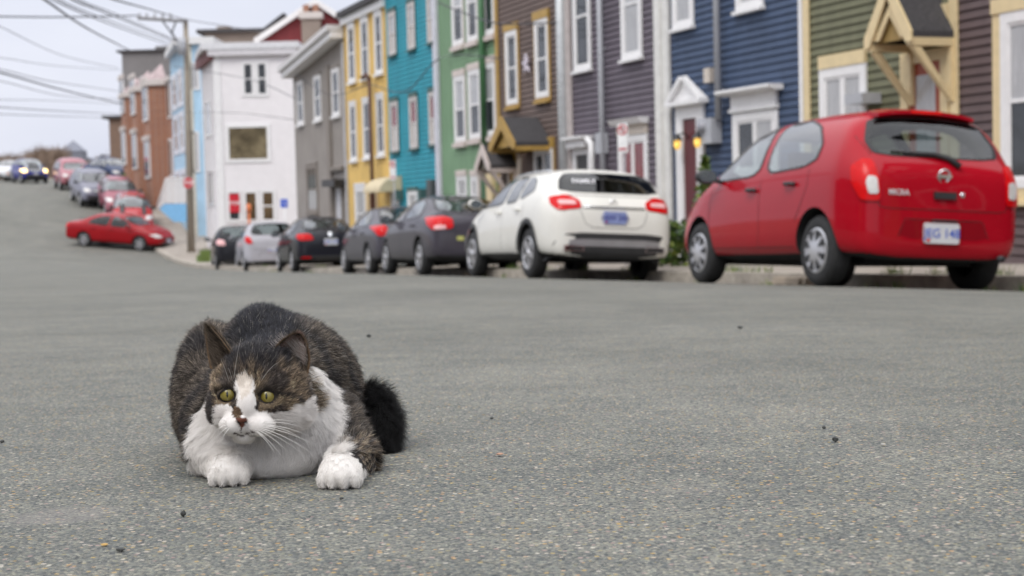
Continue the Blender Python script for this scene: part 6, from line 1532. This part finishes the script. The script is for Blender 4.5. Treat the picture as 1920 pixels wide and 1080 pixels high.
# ---- eyes
EYES = []
def march(px, py):
    r_ = np.array(ray(px, py)); t = 1.5
    for _ in range(200):
        d = float(catsdf((np.array(CAM)+r_*t)[None])[0])
        if d < 2e-4: break
        t += max(d*.7, 1e-4)
    return np.array(CAM)+r_*t
iris = mat('iris', (.2, .2, .05), .1)
def eye(px, py, R, tilt):
    hitp = march(px, py); vd = np.array(ray(px, py)); vd /= np.linalg.norm(vd)
    vis = .0092; c = hitp+vd*(math.sqrt(R*R-vis*vis)-.0005); EYES.append((c, R))
    look = -vd+np.array([-.10, 0, 0.0]); look /= np.linalg.norm(look)
    nu, nv = 72, 56; V, F_, Cc = [], [], []
    z = Vector(look); x = Vector((0, 0, 1)).cross(z).normalized(); y = z.cross(x)
    for j in range(nv+1):
        th = math.pi*j/nv; rr = R
        for i in range(nu):
            ph = 2*math.pi*i/nu; lx, ly, lz = math.sin(th)*math.cos(ph), math.sin(th)*math.sin(ph), math.cos(th)
            bulge = 1.0
            p = (x*lx+y*ly+z*lz)*R*bulge; V.append(tuple(Vector(p)+Vector(c)-cat_loc))
            ax, ay = lx*R, ly*R; dr = math.hypot(ax, ay)
            if lz < 0: col = (.05, .03, .03)
            elif abs(ax) < .0012*math.sqrt(max(0, 1-(ay/.0034)**2)) if abs(ay) < .0034 else False: col = (.004, .004, .004)
            elif dr < .0090:
                t = dr/.0090; k = .85+.3*random.random(); col = (np.array([.225, .175, .036])*(1-t*.35)+np.array([.02, .03, 0])*(1-t))*k
                if t > .88: col = np.array([.05, .045, .015])
            else: col = (.03, .02, .018)
            Cc.append((*col, 1))
    for j in range(nv):
        for i in range(nu): F_.append((j*nu+i, j*nu+(i+1) % nu, (j+1)*nu+(i+1) % nu, (j+1)*nu+i))
    m_ = bpy.data.meshes.new('eye'); m_.from_pydata(V, [], F_); m_.update()
    a_ = m_.color_attributes.new('iris', 'FLOAT_COLOR', 'POINT'); a_.data.foreach_set('color', np.array(Cc, np.float32).ravel())
    for p_ in m_.polygons: p_.use_smooth = True
    em = bpy.data.materials.get('eye_surface')
    if em is None:
        em = coatmat('eye_surface', 'iris', .25); b_ = em.node_tree.nodes['Principled BSDF']; b_.inputs['Coat Weight'].default_value = 1; b_.inputs['Coat Roughness'].default_value = .02
    m_.materials.append(em); o_ = bpy.data.objects.new('eye', m_); C_.objects.link(o_); o_.parent = cat
    # lids: a thin shell over the eyeball with an almond opening
    Rl = R*1.045+.0003; V, F_, Cc = [], [], []; zl = Vector(-vd); xl = Vector((0, 0, 1)).cross(zl).normalized(); yl = zl.cross(xl); n1, n2 = 96, 60
    cs, sn = math.cos(tilt*rad(15)), math.sin(tilt*rad(15)); op = []
    for j in range(n2+1):
        th = .56*math.pi*j/n2
        for i in range(n1):
            ph = 2*math.pi*i/n1; lx, ly, lz = math.sin(th)*math.cos(ph), math.sin(th)*math.sin(ph), math.cos(th)
            ax, ay = lx*Rl, ly*Rl; ux, uy = ax*cs+ay*sn, -ax*sn+ay*cs; q = 1-(ux/.0110)**2
            top, bot = .0056*max(q, 0)**.7, -.0074*max(q, 0)**.85; inside = q > 0 and bot < uy < top; op.append(inside)
            dist = 0 if inside else (min(abs(uy-top), abs(uy-bot)) if q > 0 else .0005+abs(ux)-.0110)
            r2 = Rl*(1+.02*min(dist/.002, 1))
            V.append(tuple((xl*lx+yl*ly+zl*lz)*r2+Vector(c)-cat_loc))
            col = (.012, .009, .008) if dist < .0017 else ((.17, .125, .085) if uy < 0 else (.075, .058, .043))
            Cc.append((*col, 1))
    for j in range(n2):
        for i in range(n1):
            q4 = (j*n1+i, j*n1+(i+1) % n1, (j+1)*n1+(i+1) % n1, (j+1)*n1+i)
            if not all(op[k] for k in q4): F_.append(q4)
    m_ = bpy.data.meshes.new('eyelid'); m_.from_pydata(V, [], F_); m_.update()
    a_ = m_.color_attributes.new('coat', 'FLOAT_COLOR', 'POINT'); a_.data.foreach_set('color', np.array(Cc, np.float32).ravel())
    for p_ in m_.polygons: p_.use_smooth = True
    m_.materials.append(bpy.data.materials['cat_skin']); o_ = bpy.data.objects.new('eyelid', m_); C_.objects.link(o_); o_.parent = cat
eye(428, 739.5, .0116, 1); eye(501.5, 743, .0116, -1)
# ---- fur: every hair a short curve rooted on the skin
def sample(V, Fq, cnt):
    T_ = np.concatenate([Fq[:, [0, 1, 2]], Fq[:, [0, 2, 3]]]); a, b_, c = V[T_[:, 0]], V[T_[:, 1]], V[T_[:, 2]]
    nn = np.cross(b_-a, c-a); A = np.linalg.norm(nn, axis=1)*.5; cen = (a+b_+c)/3
    x, y = proj(cen); fr = (nn[:, 1] < 0)
    hd_ = head(cen) < .004
    w = A*np.where(fr, 1.0, .30)*np.where(hd_ & (cen[:, 1] < HY+.02), 2.6, 1.0)
    s_ = cen @ np.array(U); n_ = cen @ np.array(N); g = -.026*s_-.0042*n_*n_
    w *= (cen[:, 2] > g+.0015)
    w /= w.sum(); t = rng.choice(len(T_), cnt, p=w); r1, r2 = rng.random(cnt), rng.random(cnt); fl = r1+r2 > 1; r1[fl] = 1-r1[fl]; r2[fl] = 1-r2[fl]
    return a[t]+(b_[t]-a[t])*r1[:, None]+(c[t]-a[t])*r2[:, None]
NH = 210000
R0 = sample(VP_, FQ, NH)
Nn = grad(R0); col, code, isH, isT = coat(R0, Nn); x, y = proj(R0)
keep = code != 3
for c, R in EYES:
    dd = np.linalg.norm(R0-c, axis=1); keep &= ~((dd < R*1.10) & (R0[:, 2] < c[2]+R*.78))
R0, Nn, col, code, isH, isT, x, y = [a[keep] for a in (R0, Nn, col, code, isH, isT, x, y)]
nh = len(R0); nose = cp(453, 783, HY-.066)
L_ = rng.uniform(.75, 1.2, nh)
dn = np.linalg.norm(R0-nose, axis=1)
db = body(R0)
leg = (~isH) & (~isT) & (R0[:, 1] < 1.775) & (y > 850)
ln = np.where(isT, .024, np.where(isH, .0030+.0085*np.clip((dn-.02)/.085, 0, 1), np.where(leg, .0045+.004*np.clip((R0[:, 1]-1.70)/.07, 0, 1), .0145)))
chest_ = (~isH) & (~isT) & (code == 1) & ~leg; ln[chest_] = .013
edn = np.min([np.linalg.norm(R0-c, axis=1)-R for c, R in EYES], axis=0); ln *= np.clip(.25+edn/.014, .25, 1); ln = np.where(isH & (dn < .034), .0021, ln)
flow = np.zeros((nh, 3)); flow[:] = (0, 1.0, -.35)
flow[:, 0] += (R0[:, 0]-CL[0])*3
flow[chest_] = (0, -.15, -1); flow[chest_, 0] += (R0[chest_, 0]-cp(500, 800, 1.8)[0])*7
hf = R0-nose; hf[:, 1] += .02; flow[isH] = hf[isH]/(np.linalg.norm(hf[isH], axis=1, keepdims=True)+1e-6)
flow[leg] = (0, -1, -.8)
tlp = np.array(tl); tdir = np.zeros((nh, 3))
seg = np.argmin(np.linalg.norm(R0[:, None]-(tlp[None, :-1]+tlp[None, 1:])/2, axis=2), axis=1); tdir = (tlp[1:]-tlp[:-1])[seg]; tdir /= np.linalg.norm(tdir, axis=1, keepdims=True)
flow[isT] = tdir[isT]
tang = flow-Nn*np.sum(flow*Nn, axis=1, keepdims=True); tang /= np.linalg.norm(tang, axis=1, keepdims=True)+1e-6
lift_ = np.where(isT, .62, np.where(isH, .28, np.where(leg, .25, .36)))[:, None]
clump = np.stack([vnoise(R0, 170, 11), vnoise(R0, 170, 12), vnoise(R0, 170, 13)], 1)-.5
jit = rng.normal(0, .13, (nh, 3))+clump*.65
D1 = tang*(1-lift_*.4)+Nn*lift_*1.25+jit; D1 /= np.linalg.norm(D1, axis=1, keepdims=True)
D2 = tang*1.0+Nn*lift_*.45+jit*1.3; D2 /= np.linalg.norm(D2, axis=1, keepdims=True)
ln = (ln*L_)[:, None]; K = 5
pts = np.empty((nh, K, 3), np.float32); p = R0-Nn*.0004; pts[:, 0] = p
for k in range(1, K):
    t = (k-1)/(K-2); d = D1*(1-t)+D2*t; p = p+d*ln/(K-1); pts[:, k] = p
# keep the tips off the road
s_ = pts @ np.array(U); n_ = pts @ np.array(N); g = -.026*s_-.0042*n_*n_+.0008; pts[..., 2] = np.maximum(pts[..., 2], g)
br = rng.random(nh); hc = np.empty((nh, K, 4), np.float32); hc[..., 3] = 1
tb = (code == 0)
band = np.where((tb & ~isT)[:, None], np.array([.55, .7, 1.0, 2.5, 1.2])[None], np.array([.86, .92, 1.0, 1.04, 1.06])[None])
strong = np.where(tb, np.where(br > .78, 2.9, np.where(br < .45, .40, .85)), .92+.16*br)
hc[..., :3] = col[:, None]*band[..., None]*strong[:, None, None]
sil = tb & (br > .955) & ~isH & (x > 560); hc[sil, :, :3] = (.42, .40, .38)
sil = tb & (br > .985); hc[sil, :, :3] = (.38, .34, .29)
hc = np.clip(hc, 0, 1)
radp = np.array([1, .95, .8, .55, .12])[None]*np.where(isH, .000085, np.where(isT, .00013, .00011))[:, None]
# ear hairs: short on the outside and rims, long pale wisps inside the photo-right ear
ep, ec, er = [], [], []
for ei, ((o_, n_, V_), bk) in enumerate(zip(ear_rng, (bkL, bkR))):
    A = V_[:n_].reshape(19, 19, 3)
    for _ in range(5200 if ei else 4200):
        v_, u_ = rng.random()*17.5, rng.random()*18; j, i = int(v_), int(min(u_, 17.99)); fv, fu = v_-j, u_-i
        q = (A[j, i]*(1-fv)*(1-fu)+A[j, i+1]*(1-fv)*fu+A[j+1, i]*fv*(1-fu)+A[j+1, i+1]*fv*fu)
        uu = 2*u_/18-1; up = A[18, 9]-A[0, 9]; up = up/np.linalg.norm(up); side = (A[0, 18]-A[0, 0]); side /= np.linalg.norm(side)
        front_ = rng.random() < .6; nrm = -bk if front_ else bk
        if not front_: q = q+bk*.0045
        L1 = rng.uniform(.005, .009); c_ = EAROUT*rng.choice([.25, .6, 1.0, 2.2, 3.2]); rim = abs(uu) > .93
        d = up*.8+nrm*.35+rng.normal(0, .15, 3)
        if rim: c_ = RIMC*rng.uniform(.6, 1.2); L1 = .0028; d = up*.7+side*np.sign(uu)*.4+rng.normal(0, .1, 3)
        elif front_ and ei == 1 and rng.random() < .35 and v_ < 13:
            c_ = np.array([.62, .56, .52])*rng.uniform(.7, 1.1); L1 = rng.uniform(.012, .02); d = up*.35-side*.75*np.sign(uu)*(-1 if uu < 0 else 1)+nrm*.35+rng.normal(0, .2, 3)
        elif front_ and ei == 1 and abs(uu) < .8: c_ = np.array([.30, .205, .17])*rng.uniform(.5, 1.4)
        d = d/np.linalg.norm(d); ep.append([q+d*L1*k/4-np.array([0, 0, .0008])*(k/4)**2 for k in range(5)]); ec.append([(*c_, 1)]*5); er.append(.00008)
pts = np.concatenate([pts, np.array(ep, np.float32)]); hc = np.concatenate([hc, np.array(ec, np.float32)]); radp = np.concatenate([radp, np.array(er)[:, None]*np.array([1, .95, .8, .55, .15])[None]])
# brow and ear-tip guard hairs
nh = len(pts)
cu = bpy.data.hair_curves.new('fur'); cu.add_curves([K]*nh)
cu.position_data.foreach_set('vector', (pts-CL).astype(np.float32).ravel())
ra_ = cu.attributes.get('radius') or cu.attributes.new('radius', 'FLOAT', 'POINT'); ra_.data.foreach_set('value', radp.astype(np.float32).ravel())
at_ = cu.attributes.new('hair_colour', 'FLOAT_COLOR', 'POINT'); at_.data.foreach_set('color', hc.ravel())
fm = coatmat('cat_fur', 'hair_colour', .55); cu.materials.append(fm)
fur = bpy.data.objects.new('fur', cu); C_.objects.link(fur); fur.parent = cat
# ---- whiskers
WH = mat('whisker_white', (.85, .83, .80), .4)
b = MB(); wr = random.Random(2)
def whisk(px, py, ex, ey, Y0, Y1, sag=.004, r=.00030):
    a = march(px, py)-CL; z = cp(ex, ey, Y1)-CL; m_ = (a+z)/2+np.array([0, -.003, sag])
    P_ = [Vector(((1-t)**2*a+2*t*(1-t)*m_+t*t*z)) for t in np.linspace(0, 1, 9)]; b.tube(P_, r, WH, 5, r1=r*.25)
for (x0_, y0_, x1_, y1_) in ((492, 793, 568, 802), (494, 797, 578, 817), (492, 801, 586, 832), (490, 803, 580, 846), (488, 805, 566, 850), (484, 806, 545, 852), (482, 808, 530, 858), (480, 809, 516, 850), (495, 791, 560, 793), (494, 799, 560, 818)):
    whisk(x0_, y0_, x1_, y1_, 0, 1.665+wr.uniform(-.01, .01), sag=.006)
b.build('whisker_tuft', cat); b = MB()
for (x0_, y0_, x1_, y1_) in ((425, 797, 400, 812), (427, 801, 402, 826), (424, 793, 396, 800), (430, 803, 412, 832), (424, 790, 404, 787)):
    whisk(x0_, y0_, x1_, y1_, 0, 1.655, sag=.003)
b.build('whisker_tuft', cat); b = MB()
for (x0_, y0_, x1_, y1_) in ((438, 712, 452, 632), (490, 714, 520, 680), (430, 716, 414, 672), (436, 714, 428, 690)): whisk(x0_, y0_, x1_, y1_, 0, 1.66, sag=.004, r=.00016)
b.build('brow_whiskers', cat)
# ------------------------------------------------------------------ loose stones and leaf bits on the road
def stone(px, py, r, m, label, flat=.6, name='pebble', cat_='pebble', seed=0):
    rr = random.Random(seed+int(px)); k = None
    r_ = ray(px, py); t = 0.5
    while True:
        p = CAM+r_*t; s_, n_ = SN(p)
        if p.z <= road_z(s_, n_)+.0005 or t > 60: break
        t += max((p.z-road_z(s_, n_))*.8/abs(r_.z+1e-6), .0005) if r_.z < -1e-4 else .05
    bm = bmesh.new(); bmesh.ops.create_icosphere(bm, subdivisions=2, radius=r)
    for v in bm.verts: v.co = Vector((v.co.x*rr.uniform(.85, 1.25), v.co.y*rr.uniform(.8, 1.2), v.co.z*flat*rr.uniform(.8, 1.2)))
    me_ = bpy.data.meshes.new(name); bm.to_mesh(me_); bm.free(); me_.materials.append(m)
    o_ = bpy.data.objects.new(name, me_); C_.objects.link(o_); o_.location = p+Vector((0, 0, r*flat*.6)); tag(o_, label, cat_, 'loose bits on the road'); return o_
BS = mat('black_stone', (.03, .032, .03), .6, var=.4, scale=200); OS = mat('ochre_bit', (.42, .26, .08), .8, var=.3, scale=200); PS = mat('pinkish_leaf', (.38, .22, .15), .8)
stone(344, 966, 0.0027, BS, 'black pebble standing on the asphalt below the left front paw', 1.1)
stone(1566, 826, 0.0039, BS, 'dark pebble on open asphalt, larger of the two to the right of the cat', .8)
stone(1545, 803, .0026, BS, 'tiny dark pebble just behind the larger one on open asphalt', .7)
stone(4, 829, 0.0031, BS, 'dark pebble at the left margin of the road', .7)
stone(937, 852, .0042, PS, 'flat pinkish leaf bit to the right of the tail', .3, 'leaf_bit', 'leaf bit')
stone(692, 631, .0070, BS, 'dark pebble behind the cat beyond its back', .6)
stone(922, 785, .0028, BS, 'tiny black pebble level with the tail', .6)
stone(196, 1022, .0032, OS, 'orange ochre chip near the bottom of the road', .3, 'stone_chip', 'stone chip')
stone(226, 1032, .0038, BS, 'dark greenish chip beside the orange ochre one', .4, 'stone_chip', 'stone chip')
stone(1388, 615, .0080, BS, 'dark pebble far out on the empty road', .5)
stone(1656, 834, .0030, mat('pale_stone', (.36, .35, .33), .8), 'pale flat chip right of the dark pebble', .35, 'stone_chip', 'stone chip')
stone(640, 936, .0022, BS, 'tiny black pebble below the right front paw', .6)
